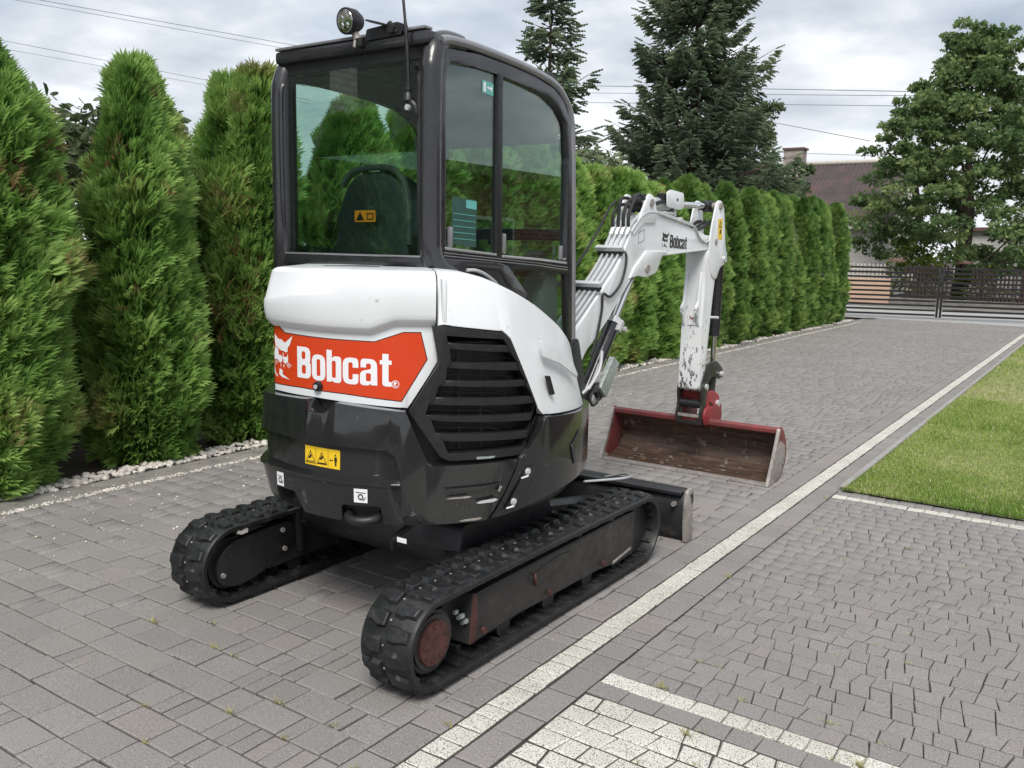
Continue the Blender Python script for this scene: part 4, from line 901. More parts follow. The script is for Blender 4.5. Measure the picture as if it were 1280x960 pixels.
# rear frame: top rail, sill
b = B_(); box(b, (-2.82, 2.868, 2.383), (0.90, 0.085, 0.056), bev=0.018); ob('rear_roof_rail', b, 'cabpaint', EX)
b = B_(); box(b, (-2.82, 2.845, 2.418), (0.88, 0.05, 0.012), bev=0.004); ob('roof_gutter', b, 'rail', EX)
b = B_(); box(b, (-2.82, 2.872, 2.333), (0.90, 0.03, 0.05)); ob('rear_seal', b, 'black', EX)
b = B_(); box(b, (-2.82, 2.862, 1.488), (0.90, 0.05, 0.050), bev=0.010); ob('rear_sill', b, 'cabpaint', EX)
b = B_(); box(b, (-2.82, 2.845, 1.513), (0.88, 0.02, 0.008), bev=0.002); ob('sill_strip', b, 'rail', EX)
b = B_(); box(b, (-2.82, 2.885, 1.448), (0.92, 0.05, 0.04)); ob('rear_seal', b, 'black', EX)
for x in (-3.208, -2.432):
    b = B_(); box(b, (x, 2.872, 1.92), (0.03, 0.02, 0.84)); ob('rear_seal', b, 'black', EX)
roof = prism_yz(rounded([(2.89, 2.345), (2.89, 2.392), (3.36, 2.398), (3.56, 2.382), (3.74, 2.352), (3.84, 2.305), (3.90, 2.22), (3.885, 2.205), (3.82, 2.275), (3.72, 2.315), (3.3, 2.345)], 0.012), XL+0.04, XR-0.04, 0.008)
ob('cab_roof', roof, 'cabpaint', EX)
b = prism_yz([(2.90, 2.32), (3.70, 2.30), (3.86, 2.17), (3.87, 2.08), (3.84, 2.08), (3.80, 2.19), (3.66, 2.275), (2.90, 2.30)], XL+0.06, XR-0.06, 0.0); ob('headliner', b, 'headliner', EX)
for i in range(6):
    b = B_(); box(b, (-3.16+i*0.13, 3.845, 2.135), (0.022, 0.012, 0.10)); ob('header_rib', b, 'cabpaint', EX)
def pane(name, loop, x, t=0.004): return ob(name, prism_yz(loop, x-t/2, x+t/2, 0.0), 'glass', EX, False)
div = [(3.262, 2.310), (3.300, 2.308), (3.318, 1.522), (3.278, 1.524)]
ob('window_divider', prism_yz(div, XR-0.036, XR-0.004, 0.003), 'black', EX)
pane('side_window', [(2.910, 1.548), (2.900, 2.235), (2.925, 2.296), (3.123, 2.310), (3.262, 2.310), (3.280, 1.530)], XR-0.020)
pane('side_window', [(3.315, 1.524), (3.298, 2.307), (3.491, 2.296), (3.655, 2.274), (3.774, 2.232), (3.852, 2.166), (3.876, 2.0), (3.889, 1.494), (3.60, 1.510)], XR-0.028)
pane('side_window', win, XL+0.022)
ob('window_rail', prism_yz(rounded([(2.905, 1.543), (3.27, 1.520), (3.272, 1.531), (2.905, 1.555)], 0.004), XR-0.034, XR+0.001, 0.003), 'alu', EX)
ob('window_rail', prism_yz(rounded([(3.318, 1.513), (3.62, 1.500), (3.885, 1.482), (3.886, 1.493), (3.62, 1.512), (3.318, 1.525)], 0.004), XR-0.034, XR+0.001, 0.003), 'alu', EX)
for dz in (-0.016, -0.028):
    ob('rail_line', prism_yz([(2.90, 1.545+dz), (3.30, 1.521+dz), (3.62, 1.503+dz), (3.90, 1.480+dz), (3.90, 1.484+dz), (3.62, 1.507+dz), (3.30, 1.525+dz), (2.90, 1.549+dz)], XR-0.02, XR-0.003, 0.001), 'rail', EX)
ob('lower_trim', prism_yz(rounded([(2.852, 1.42), (2.850, 1.512), (3.26, 1.490), (3.350, 1.482), (3.52, 1.345), (3.50, 1.30), (3.2, 1.36)], [0, .02, .01, .03, 0, 0, 0]), XR-0.030, XR+0.004, 0.004), 'cabpaint', EX)
ob('trim_recess', prism_yz(rounded([(3.05, 1.472), (3.285, 1.458), (3.345, 1.398), (3.38, 1.372), (3.39, 1.385), (3.30, 1.474), (3.05, 1.486)], 0.01), XR-0.02, XR+0.008, 0.003), 'beam', EX)
b = B_(); tube(b, smooth_path([(XR+0.006, 3.04, 1.458), (XR+0.016, 3.09, 1.458), (XR+0.018, 3.16, 1.440), (XR+0.014, 3.24, 1.405), (XR+0.004, 3.27, 1.393)], 5), 0.0075, 8); ob('grab_handle', b, 'zinc', EX)
low = [(3.372, 1.474), (3.62, 1.468), (3.905, 1.440), (3.945, 1.10), (3.70, 1.10), (3.53, 1.345)]
pane('lower_window', low, XR-0.022)
ob('lower_window_seal', prism_yz([[(3.352, 1.487), (3.62, 1.48), (3.92, 1.452), (3.962, 1.09), (3.66, 1.09), (3.50, 1.345)], [(3.385, 1.462), (3.62, 1.455), (3.895, 1.428), (3.930, 1.11), (3.70, 1.11), (3.545, 1.342)]], XR-0.03, XR-0.010, 0.002), 'black', EX)
# rear pane and windscreen
b = B_(); box(b, (-2.82, 2.862, 1.925), (0.80, 0.004, 0.83)); ob('rear_window', b, 'glass', EX, False)
b = B_(); fs = [(3.93, 2.02), (3.955, 1.606), (3.98, 1.12)]
ob('windscreen', prism_yz([(3.900, 2.19), (3.927, 2.0), (3.953, 1.606), (3.982, 1.10), (3.978, 1.10), (3.949, 1.606), (3.923, 2.0), (3.896, 2.19)], XL+0.05, XR-0.05, 0), 'glass', EX, False)
ob('front_crossbar', prism_yz(rounded([(3.93, 1.66), (3.965, 1.66), (3.97, 1.60), (3.935, 1.60)], 0.008), XL+0.03, XR-0.03, 0.003), 'cabpaint', EX)
# window catches
for y, z0, z1, m in ((2.945, 1.552, 1.640, 'rail'), (3.335, 1.53, 1.622, 'rail'), (3.835, 1.505, 1.575, 'rail')):
    b = B_(); box(b, (XR-0.010, y, (z0+z1)/2), (0.018, 0.020, z1-z0), bev=0.007); ob('window_catch', b, m, EX)
b = B_(); box(b, (XR-0.05, 2.945, 1.94), (0.03, 0.045, 0.05), bev=0.008); ob('belt_bracket', b, 'black', EX)
b = B_(); tube(b, smooth_path([(XR-0.05, 2.93, 2.12), (XR-0.052, 2.94, 1.95), (XR-0.05, 2.955, 1.84), (XR-0.05, 2.935, 1.70)], 5), 0.012, 8, flat=0.5); ob('seat_belt', b, 'black', EX)
# stickers on the glass
ex = ob('exit_sticker', prism_yz([(3.165, 2.215), (3.165, 2.268), (3.245, 2.262), (3.245, 2.209)], XR-0.0185, XR-0.0165, 0), 'teal', EX, False)
ob('pictogram', prism_yz([(3.172, 2.22), (3.172, 2.260), (3.188, 2.259), (3.188, 2.219)], XR-0.016, XR-0.0155, 0), 'decalwhite', ex, False)
ob('pictogram', prism_yz([(3.196, 2.240), (3.208, 2.246), (3.208, 2.242), (3.222, 2.241), (3.228, 2.250), (3.236, 2.240), (3.232, 2.222), (3.226, 2.232), (3.208, 2.236), (3.208, 2.232)], XR-0.016, XR-0.0155, 0), 'decalwhite', ex, False)
ch = ob('load_chart', prism_yz([(2.965, 1.566), (2.965, 1.765), (3.135, 1.758), (3.135, 1.556)], XR-0.0185, XR-0.0165, 0), 'chart', EX, False)
ob('chart_label', prism_yz([(3.060, 1.722), (3.060, 1.757), (3.134, 1.753), (3.134, 1.717)], XR-0.016, XR-0.0155, 0), 'teal', ch, False)
for i in range(5):
    ob('chart_line', prism_yz([(2.972, 1.695-i*0.026), (2.972, 1.6975-i*0.026), (3.128, 1.692-i*0.026), (3.128, 1.6895-i*0.026)], XR-0.016, XR-0.0155, 0), 'teal', ch, False)
# seat
sb = prism_xz(rounded([(-3.11, 1.42), (-3.13, 1.60), (-3.11, 1.80), (-3.05, 1.885), (-2.93, 1.905), (-2.80, 1.895), (-2.715, 1.83), (-2.665, 1.70), (-2.645, 1.56), (-2.66, 1.42)], 0.06, 4), 3.14, 3.02, 0.035, 4)
bmesh.ops.transform(sb, matrix=Matrix.Translation((0, 3.08, 1.42)) @ Matrix.Rotation(R_(-9), 4, 'X') @ Matrix.Translation((0, -3.08, -1.42)), verts=sb.verts)
seat = ob('seat_back', sb, 'seat', EX)
b = B_(); P_ = smooth_path([(-3.10, 3.080, 1.83), (-3.05, 3.092, 1.892), (-2.93, 3.096, 1.913), (-2.80, 3.094, 1.902), (-2.71, 3.078, 1.835), (-2.66, 3.052, 1.70), (-2.64, 3.030, 1.56)], 4); tube(b, P_, 0.015, 8); ob('seat_piping', b, 'headliner', seat)
b = B_(); box(b, (-2.88, 3.33, 1.36), (0.48, 0.46, 0.14), bev=0.05); ob('seat_cushion', b, 'seat', EX)
ws = prism_xz([(-2.965, 1.662), (-2.965, 1.714), (-2.835, 1.714), (-2.835, 1.662)], 3.00, 2.9985, 0); bmesh.ops.translate(ws, verts=ws.verts, vec=(0, 0.022, 0)); ws = ob('seat_sticker', ws, 'safety', EX, False)
ob('pictogram', prism_xz([(-2.955, 1.669), (-2.905, 1.669), (-2.93, 1.708)], 3.0195, 3.0190, 0), 'decalblack', ws, False)
ob('pictogram', prism_xz([[(-2.888, 1.672), (-2.846, 1.672), (-2.846, 1.702), (-2.888, 1.702)], [(-2.883, 1.677), (-2.851, 1.677), (-2.851, 1.697), (-2.883, 1.697)]], 3.0195, 3.0190, 0), 'decalblack', ws, False)
# consoles and levers
for x in (-3.17, -2.52):
    b = prism_yz(rounded([(3.15, 1.10), (3.15, 1.42), (3.45, 1.44), (3.55, 1.40), (3.50, 1.10)], 0.05), x-0.07, x+0.07, 0.02); ob('arm_console', b, 'console', EX)
    b = B_(); tube(b, smooth_path([(x, 3.50, 1.40), (x, 3.52, 1.50), (x+0.01, 3.50, 1.57)], 4), 0.018, 10, radii=None); box(b, (x+0.01, 3.495, 1.60), (0.045, 0.06, 0.07), bev=0.02); ob('joystick', b, 'black', EX)
b = prism_yz(rounded([(3.66, 1.10), (3.72, 1.35), (3.80, 1.465), (3.88, 1.47), (3.90, 1.10)], 0.03), -2.50, -2.38, 0.02); ob('front_console', b, 'console', EX)
b = B_(); box(b, (-2.44, 3.70, 1.47), (0.10, 0.16, 0.06), Matrix.Rotation(R_(35), 4, 'X')); b.free(); b = B_(); box(b, (0, 0, 0), (0.10, 0.18, 0.05), Matrix.Rotation(R_(30), 4, 'X'), bev=0.015); bmesh.ops.translate(b, verts=b.verts, vec=(-2.44, 3.70, 1.485)); ob('display_unit', b, 'black', EX)
for s in (-0.07, 0.07):
    b = B_(); tube(b, smooth_path([(-2.80+s, 3.72, 1.06), (-2.80+s, 3.78, 1.30), (-2.80+s, 3.72, 1.44)], 4), 0.012, 8); ob('travel_lever', b, 'black', EX)
b = prism_xy([(XL+0.03, 2.92), (XR-0.03, 2.92), (XR-0.03, 3.96), (XL+0.03, 3.96)], 1.06, 1.10, 0.005); ob('cab_floor', b, 'black', EX)
b = prism_yz([(2.92, 1.10), (2.92, 1.46), (2.95, 1.46), (3.05, 1.10)], XL+0.04, XR-0.04, 0.0); ob('rear_bulkhead', b, 'black', EX)
ob('cab_lower_side', prism_yz(rounded([(2.88, 0.62), (2.88, 1.50), (3.40, 1.47), (3.97, 1.44), (3.99, 0.62)], 0.02), XL+0.035, XL+0.005, 0.004), 'white', EX)
b = B_(); box(b, (-2.82, 3.98, 0.86), (0.94, 0.03, 0.48), bev=0.008); ob('cab_front_panel', b, 'cabpaint', EX)
# roof fittings
b = prism_xz(rounded([(-2.70, 2.395), (-2.50, 2.400), (-2.48, 2.435), (-2.52, 2.450), (-2.69, 2.440)], 0.008), 2.815, 2.84, 0.003); ob('lamp_bracket', b, 'black', EX)
b = prism_yz(rounded([(2.80, 2.405), (2.842, 2.405), (2.842, 2.372), (2.80, 2.372)], 0.004), -2.735, -2.705, 0.003); ob('lamp_clamp', b, 'black', EX)
lp_ax = Vector((-0.05, -0.99, -0.14)).normalized(); lc = Vector((-2.770, 2.80, 2.478))
b = B_(); tube(b, [lc-lp_ax*0.060, lc-lp_ax*0.050, lc-lp_ax*0.02, lc+lp_ax*0.022, lc+lp_ax*0.028], 0.05, 24, radii=[0.022, 0.034, 0.050, 0.054, 0.052]); lamp = ob('work_lamp', b, 'black', EX)
b = B_(); tube(b, [lc+lp_ax*0.0275, lc+lp_ax*0.0295, lc+lp_ax*0.031], 0.045, 24, radii=[0.046, 0.044, 0.030]); ob('lamp_lens', b, 'lampglass', lamp)
b = B_()
for dx_, dz in ((-0.014, 0.012), (0.016, 0.014), (-0.012, -0.018), (0.016, -0.018)):
    q = lc+lp_ax*0.031+Vector((dx_, 0, dz)); tube(b, [q, q+lp_ax*0.004], 0.011, 10, radii=[0.012, 0.007])
ob('lamp_bulb', b, 'chrome', lamp)
b = B_(); tube(b, [(-2.752, 2.812, 2.43), (-2.742, 2.815, 2.405)], 0.016, 10); tube(b, [(-2.745, 2.805, 2.40), (-2.745, 2.800, 2.372)], 0.007, 8); ob('lamp_stud', b, 'steel', lamp)
b = prism_xy([rounded([(-2.655, 2.76), (-2.655, 2.815), (-2.60, 2.835), (-2.545, 2.835), (-2.56, 2.79), (-2.60, 2.755)], 0.018)], 2.446, 2.452, 0.001); bmesh.ops.transform(b, matrix=Matrix.Translation((-2.6, 2.8, 2.45)) @ Matrix.Rotation(R_(14), 4, 'Y') @ Matrix.Translation((2.6, -2.8, -2.45)), verts=b.verts); ob('beacon_bracket', b, 'black', EX)
b = B_(); cylx(b, (-2.545, 2.80, 2.425), (-2.545, 2.835, 2.425), 0.018, 12); tube(b, [(-2.56, 2.81, 2.45), (-2.53, 2.82, 2.41)], 0.012, 8); ob('bracket_bolt', b, 'frameblack', EX)
an = B_(); tube(an, smooth_path([(-2.452, 2.805, 2.185), (-2.456, 2.805, 2.30), (-2.470, 2.805, 2.45), (-2.497, 2.81, 2.62), (-2.53, 2.815, 2.80)], 5), 0.006, 8, radii=[0.0085]*10+[0.006]*11); an_o = ob('antenna', an, 'black', EX)
b = B_(); tube(b, [(-2.452, 2.805, 2.19), (-2.452, 2.805, 2.175)], 0.016, 10); tube(b, [(-2.452, 2.805, 2.172), (-2.452, 2.805, 2.155), (-2.452, 2.805, 2.135)], 0.018, 12, radii=[0.010, 0.020, 0.024]); tube(b, smooth_path([(-2.452, 2.805, 2.138), (-2.425, 2.808, 2.118), (-2.415, 2.812, 2.085), (-2.420, 2.815, 2.065)], 4), 0.013, 8); ob('antenna_base', b, 'black', an_o)
b = B_(); cylx(b, (-2.445, 2.802, 2.108), (-2.445, 2.788, 2.108), 0.012, 10); ob('antenna_bolt', b, 'zinc', an_o)
b = B_(); tube(b, [(-2.415, 2.812, 2.268), (-2.418, 2.798, 2.268)], 0.016, 12); ob('pillar_plug', b, 'black', EX)
ob('mirror_lug', prism_yz(rounded([(3.735, 2.32), (3.735, 2.395), (3.79, 2.408), (3.845, 2.395), (3.86, 2.33), (3.86, 2.24)], 0.02), -2.42, -2.395, 0.003), 'beam', EX)

# --- boom (box section in the vertical plane x = -2.465)
bx0, bx1 = -2.537, -2.393
boom_p = [(4.02, 0.80), (4.228, 1.010), (4.455, 1.166), (4.734, 1.400), (4.82, 1.462), (4.95, 1.512), (5.127, 1.538), (5.50, 1.560), (5.844, 1.582), (5.96, 1.600), (6.00, 1.645), (5.96, 1.672), (5.831, 1.676), (5.498, 1.732), (5.15, 1.775), (4.98, 1.782), (4.86, 1.760), (4.746, 1.705), (4.691, 1.640), (4.556, 1.473), (4.273, 1.255), (4.02, 1.07)]
BO = ob('boom', prism_yz(rounded(boom_p, 0.05), bx0, bx1, 0.006), 'white', EX)
for a, c in ((bx1-0.004, bx1+0.010), (bx0-0.010, bx0+0.004)):
    ob('boom_ear', prism_yz(rounded([(4.725, 1.655), (4.905, 1.905), (4.975, 1.885), (5.035, 1.775), (5.0, 1.73), (4.85, 1.72)], [0, .05, .04, .06, 0, 0]), a, c, 0.003), 'white', BO)
    ob('cylinder_lug', prism_yz(rounded([(4.70, 1.40), (4.80, 1.412), (4.915, 1.400), (5.035, 1.425), (5.06, 1.44), (5.12, 1.53), (5.2, 1.56), (4.9, 1.56), (4.75, 1.46)], [0, .02, .04, .03, .02, .06, 0, 0, 0]), a, c, 0.003), 'white', BO)
def pin(y, z, r, x0=bx0-0.02, x1=bx1+0.02, m='steel', parent=None, n='pin'):
    b = B_(); cylx(b, (x0, y, z), (x1, y, z), r, 14); return ob(n, b, m, parent or BO)
pin(4.915, 1.452, 0.024); pin(4.935, 1.845, 0.024); pin(5.975, 1.634, 0.022, -2.56, -2.372)
ob('weld_seam', prism_yz([(4.86, 1.462), (4.98, 1.508), (5.14, 1.532), (5.90, 1.578), (5.90, 1.590), (5.13, 1.546), (4.97, 1.522), (4.85, 1.476)], bx1-0.002, bx1+0.003, 0.001), 'white', BO)
def yz_decal(name, loops, x, m, parent, t=0.0006): return ob(name, prism_yz(loops, x, x+t, 0), m, parent, False)
xd = bx1+0.0008
# word on the boom: advances along +y, baseline rises with the boom axis
by0, bz0, cap_h, sy = 5.247, 1.584, 0.082, 0.0782
def bmap(px_, py_): return (by0+px_*sy, bz0-px_*0.002+py_*cap_h*(1-px_*0.02))
for ch_, x in WORD: yz_decal('letter', [[bmap(x+a, c) for a, c in lp] for lp in GL[ch_]], xd, 'decalblack', BO)
lg = B_()
for k, q in LOGO.items():
    if k[0] in 'wf' : continue
    join_bm(lg, prism_yz([(5.130+(a+104)/10.5*0.104, 1.584+(z-1.02)/0.18*0.095) for a, z in q], xd, xd+0.0006, 0))
ob('cat_emblem', lg, 'decalblack', BO, False)
yz_decal('boom_label', [[(4.800, 1.600), (4.878, 1.622), (4.878, 1.690), (4.800, 1.668)], [(4.804, 1.605), (4.874, 1.625), (4.874, 1.685), (4.804, 1.664)]], xd, 'console', BO)
# hydraulic pipes along the boom's back
back = [(4.10, 1.145), (4.273, 1.268), (4.556, 1.488), (4.68, 1.640)]
for i in range(4):
    x = bx1-0.014-i*0.034; h = 0.014
    b = B_(); tube(b, smooth_path([(x, y-0.010, z+h) for y, z in back], 4), 0.0075, 8); ob('hydraulic_pipe', b, 'zinc', BO)
for (y, z) in ((4.35, 1.345), (4.60, 1.545)):
    b = B_(); box(b, (0, 0, 0), (0.175, 0.026, 0.030), Matrix.Rotation(R_(38), 4, 'X'), bev=0.005); bmesh.ops.translate(b, verts=b.verts, vec=(-2.460, y-0.03, z+0.025)); ob('pipe_clamp', b, 'zinc', BO)
    b = B_(); box(b, (0, 0, 0), (0.16, 0.03, 0.022), Matrix.Rotation(R_(38), 4, 'X')); bmesh.ops.translate(b, verts=b.verts, vec=(-2.460, y-0.015, z+0.002)); ob('clamp_pad', b, 'black', BO)
for i in range(4):
    x = bx1-0.014-i*0.034
    b = B_(); tube(b, [(x, 4.67, 1.650), (x, 4.70, 1.693)], 0.013, 6); ob('pipe_fitting', b, 'zinc', BO)
    top = (4.79-0.03*(i % 3), 1.895-0.022*(i % 2)-0.02*i*0.5)
    b = B_(); tube(b, smooth_path([(x, 4.695, 1.685), (x-0.004, 4.705, 1.775), (x, top[0], top[1]-0.015), (x+0.006, 4.86, top[1]-0.02), (x, 4.96, 1.815-0.006*i)], 6), 0.0105, 8); ob('hydraulic_hose', b, 'hose', BO)
for i in range(3):
    x = bx1-0.03-i*0.04
    b = B_(); tube(b, smooth_path([(x, 4.95, 1.812), (x, 5.06, 1.845-0.02*i), (x, 5.18, 1.868-0.02*i), (x, 5.30, 1.875-0.02*i)], 5), 0.012, 8); ob('hydraulic_hose', b, 'hose', BO)
b = B_(); tube(b, smooth_path([(bx0-0.02, 4.03, 1.30), (bx0-0.02, 4.30, 1.43), (bx0-0.02, 4.55, 1.62), (bx0-0.015, 4.72, 1.80), (bx0, 4.78, 1.85)], 5), 0.008, 8); ob('hydraulic_hose', b, 'hose', BO)
# black cable down the right face
b = B_(); tube(b, smooth_path([(bx1-0.02, 4.62, 1.57), (bx1+0.010, 4.64, 1.52), (bx1+0.012, 4.585, 1.38), (bx1+0.012, 4.46, 1.30), (bx1+0.012, 4.37, 1.315), (bx1+0.012, 4.36, 1.22), (bx1+0.010, 4.31, 1.06), (bx1+0.008, 4.26, 0.98)], 6), 0.0075, 8); ob('lamp_cable', b, 'hose', BO)
# hard pipes over the elbow on the right side
for dz, x in ((0.0, bx1+0.008), (0.016, bx1-0.012)):
    b = B_(); tube(b, smooth_path([(x, 4.69, 1.665+dz), (x, 4.83, 1.765+dz), (x, 4.97, 1.792+dz), (x, 5.2, 1.772+dz), (x, 5.50, 1.738+dz), (x, 5.62, 1.722+dz), (x, 5.70, 1.660+dz), (x, 5.80, 1.628+dz), (x, 5.87, 1.640+dz)], 5), 0.0065, 8); ob('hydraulic_pipe', b, 'zinc', BO)
b = B_(); box(b, (bx1, 5.385, 1.762), (0.03, 0.03, 0.034), bev=0.004); ob('pipe_clamp', b, 'zinc', BO)
for i in range(3):
    x = bx1-0.03-i*0.035
    b = B_(); tube(b, smooth_path([(x, 5.56, 1.735), (x, 5.74, 1.712), (x, 5.88, 1.742+0.01*i), (x, 5.96, 1.775)], 5), 0.012, 8); ob('hydraulic_hose', b, 'hose', BO)
# arm cylinder on top
b = B_(); cylx(b, (-2.465, 4.935, 1.845), (-2.465, 5.36, 1.862), 0.040, 20); AC = ob('arm_cylinder', b, 'zinc', EX)
b = B_(); cylx(b, (-2.465, 5.355, 1.862), (-2.465, 5.385, 1.863), 0.046, 20); ob('cylinder_gland', b, 'black', AC)
b = B_(); cylx(b, (-2.465, 5.38, 1.863), (-2.465, 5.955, 1.882), 0.021, 16); ob('cylinder_rod', b, 'chrome', AC)
b = B_(); cylx(b, (-2.50, 6.02, 1.882), (-2.43, 6.02, 1.882), 0.040, 20); tube(b, [(-2.465, 5.93, 1.881), (-2.465, 6.0, 1.882)], 0.032, 14); ob('rod_eye', b, 'black', AC)
b = B_(); cylx(b, (-2.50, 4.935, 1.85), (-2.43, 4.935, 1.85), 0.050, 20); ob('base_eye', b, 'black', AC)
b = B_(); box(b, (-2.44, 5.24, 1.895), (0.05, 0.13, 0.05), bev=0.006); ob('valve_block', b, 'frameblack', AC)
vp_ = prism_yz(rounded([(5.20, 1.835), (5.185, 1.925), (5.24, 1.945), (5.44, 1.935), (5.46, 1.845), (5.40, 1.825)], 0.02), -2.405, -2.399, 0.002); vpo = ob('valve_cover', vp_, 'white', AC)
b = B_(); cylx(b, (-2.40, 5.345, 1.888), (-2.396, 5.345, 1.888), 0.010, 10); ob('cover_screw', b, 'rust', vpo)
b = B_(); tube(b, [(-2.42, 5.02, 1.797), (-2.42, 5.36, 1.800)], 0.010, 8); tube(b, [(-2.42, 5.36, 1.785), (-2.42, 5.36, 1.83)], 0.010, 8); ob('hydraulic_pipe', b, 'zinc', AC)
# lift cylinder under the boom
A0, A1 = Vector((-2.465, 4.10, 0.44)), Vector((-2.465, 4.915, 1.452))
u = (A1-A0).normalized()
b = B_(); cylx(b, A0, A0+u*0.90, 0.044, 22); LC = ob('lift_cylinder', b, 'cyl', EX)
b = B_(); cylx(b, A0+u*0.875, A0+u*0.915, 0.052, 22); ob('cylinder_gland', b, 'zinc', LC)
b = B_(); cylx(b, A0+u*0.91, A1, 0.022, 16); ob('cylinder_rod', b, 'chrome', LC)
for f_ in (0.50, 0.87):
    p = A0+u*(1.3*f_*0.77); b = B_(); box(b, (0, 0, 0), (0.11, 0.075, 0.035), Matrix.Rotation(R_(51), 4, 'X'), bev=0.006); bmesh.ops.translate(b, verts=b.verts, vec=p+Vector((0.012, 0, 0))); cylx(b, p+Vector((0.03, 0.04, -0.02)), p+Vector((0.075, 0.04, -0.02)), 0.016, 8); ob('cylinder_clamp', b, 'zinc', LC)
b = B_(); tube(b, smooth_path([A0+u*0.35+Vector((0.05, 0.03, -0.03)), A0+u*0.5+Vector((0.056, 0.045, -0.04)), A0+u*0.66+Vector((0.05, 0.04, -0.03))], 4), 0.012, 8); ob('hydraulic_hose', b, 'zinc', LC)
b = prism_yz(rounded([(4.285, 0.800), (4.435, 0.965), (4.505, 0.915), (4.360, 0.735)], 0.01), -2.36, -2.33, 0.003); bp_ = ob('lamp_guard', b, 'plate', EX)
ob('guard_bracket', prism_yz([(4.26, 0.79), (4.30, 0.80), (4.37, 0.735), (4.33, 0.72)], -2.375, -2.355, 0.002), 'black', bp_)
b = B_(); tube(b, [(-2.30+0.0, 4.165+0.045*math.cos(t), 0.762+0.038*math.sin(t)) for t in frange(0, 6.1, 22)]+[(-2.32, 4.22, 0.80), (-2.34, 4.28, 0.83)], 0.007, 8); ob('cable_loop', b, 'hose', EX)
for q in ([(-2.36, 4.20, 0.80), (-2.35, 4.30, 0.90), (-2.36, 4.34, 1.0)], [(-2.37, 4.15, 0.78), (-2.36, 4.24, 0.83), (-2.37, 4.34, 0.93)]):
    b = B_(); tube(b, smooth_path(q, 5), 0.010, 8); ob('hydraulic_hose', b, 'zinc', EX)
b = prism_yz(rounded([(3.92, 0.50), (3.92, 1.02), (4.10, 1.10), (4.20, 0.80), (4.22, 0.50)], 0.04), -2.56, -2.37, 0.01); ob('swing_post', b, 'frameblack', EX)

# --- dipper arm
ax0, ax1 = -2.540, -2.385
arm_p = [(5.85, 1.50), (5.86, 1.575), (5.965, 1.565), (6.155, 1.555), (6.20, 1.525), (6.17, 1.480), (6.085, 1.457), (6.02, 1.368), (5.985, 1.20), (5.958, 0.98), (5.915, 0.63), (5.885, 0.585), (5.828, 0.60), (5.826, 0.70), (5.832, 1.0)]
AR = ob('dipper_arm', prism_yz(rounded(arm_p, 0.015), ax0, ax1, 0.005), 'white_worn', EX)
earp = [(5.872, 1.53), (5.868, 1.64), (5.905, 1.77), (5.955, 1.895), (5.995, 1.922), (6.055, 1.918), (6.10, 1.865), (6.165, 1.60), (6.205, 1.545), (6.20, 1.51), (6.155, 1.475), (6.08, 1.458), (6.02, 1.368), (5.93, 1.40)]
for a, c in ((ax1-0.003, ax1+0.009), (ax0-0.009, ax0+0.003)):
    ob('arm_plate', prism_yz(rounded(earp, 0.03), a, c, 0.003), 'white', AR)
pin(6.022, 1.882, 0.026, ax0-0.02, ax1+0.02, 'steel', AR); pin(6.155, 1.515, 0.024, ax0-0.02, ax1+0.02, 'zinc', AR)
ysk = yz_decal('warning_sticker', [(6.005, 1.655), (5.995, 1.790), (6.075, 1.800), (6.085, 1.650)], ax1+0.0095, 'yellow', AR)
yz_decal('pictogram', [[(6.015, 1.735), (6.07, 1.735), (6.038, 1.785)], [(6.027, 1.742), (6.058, 1.742), (6.040, 1.770)]], ax1+0.0102, 'decalblack', ysk)
yz_decal('pictogram', [(6.03, 1.69), (6.06, 1.692), (6.058, 1.722), (6.04, 1.724)], ax1+0.0102, 'decalblack', ysk)
for x in (ax0+0.018, ax1-0.030):   # lugs on the rear face of the arm
    ob('arm_lug', prism_yz(rounded([(5.84, 1.43), (5.815, 1.33), (5.800, 1.215), (5.765, 1.185), (5.768, 1.140), (5.800, 1.115), (5.82, 1.06), (5.835, 1.04)], 0.012), x-0.006, x+0.008, 0.002), 'white', AR)
    b = B_(); cylx(b, (x-0.010, 5.783, 1.165), (x+0.012, 5.783, 1.165), 0.018, 12); ob('lug_bush', b, 'zinc', AR)
ws2 = ob('warning_sticker', prism_xz([(-2.493, 1.055), (-2.437, 1.055), (-2.437, 1.135), (-2.493, 1.135)], 5.8290, 5.8280, 0), 'decalwhite', AR, False)
ob('pictogram', prism_xz([(-2.487, 1.09), (-2.465, 1.098), (-2.444, 1.078), (-2.455, 1.098), (-2.444, 1.115), (-2.463, 1.104), (-2.485, 1.122), (-2.474, 1.10)], 5.8275, 5.8268, 0), 'red', ws2, False)
b = B_(); cylx(b, (ax0-0.05, 5.93, 1.105), (ax1+0.055, 5.99, 1.105), 0.010, 8); ob('hose_peg', b, 'zinc', AR)
# bucket cylinder, links, coupler
B0, B1 = Vector((-2.44, 6.20, 1.515)), Vector((-2.44, 6.205, 0.66)); u = (B1-B0).normalized()
b = B_(); cylx(b, B0, B0+u*0.56, 0.040, 20); BC = ob('bucket_cylinder', b, 'cyl', EX)
b = B_(); cylx(b, B0+u*0.55, B1, 0.020, 14); ob('cylinder_rod', b, 'chrome', BC)
for x in (-2.50, -2.385):
    ob('rocker_link', prism_yz(rounded([(5.875, 0.60), (5.885, 0.70), (5.98, 0.775), (6.12, 0.785), (6.25, 0.715), (6.262, 0.655), (6.20, 0.635), (6.11, 0.672), (6.02, 0.662), (5.96, 0.60), (5.94, 0.575)], 0.03), x-0.008, x+0.008, 0.003), 'beam', EX)
ob('bucket_link', prism_yz(rounded([(6.13, 0.66), (6.225, 0.66), (6.185, 0.43), (6.09, 0.43)], 0.03), -2.49, -2.41, 0.005), 'frameblack', EX)
CP = B_()
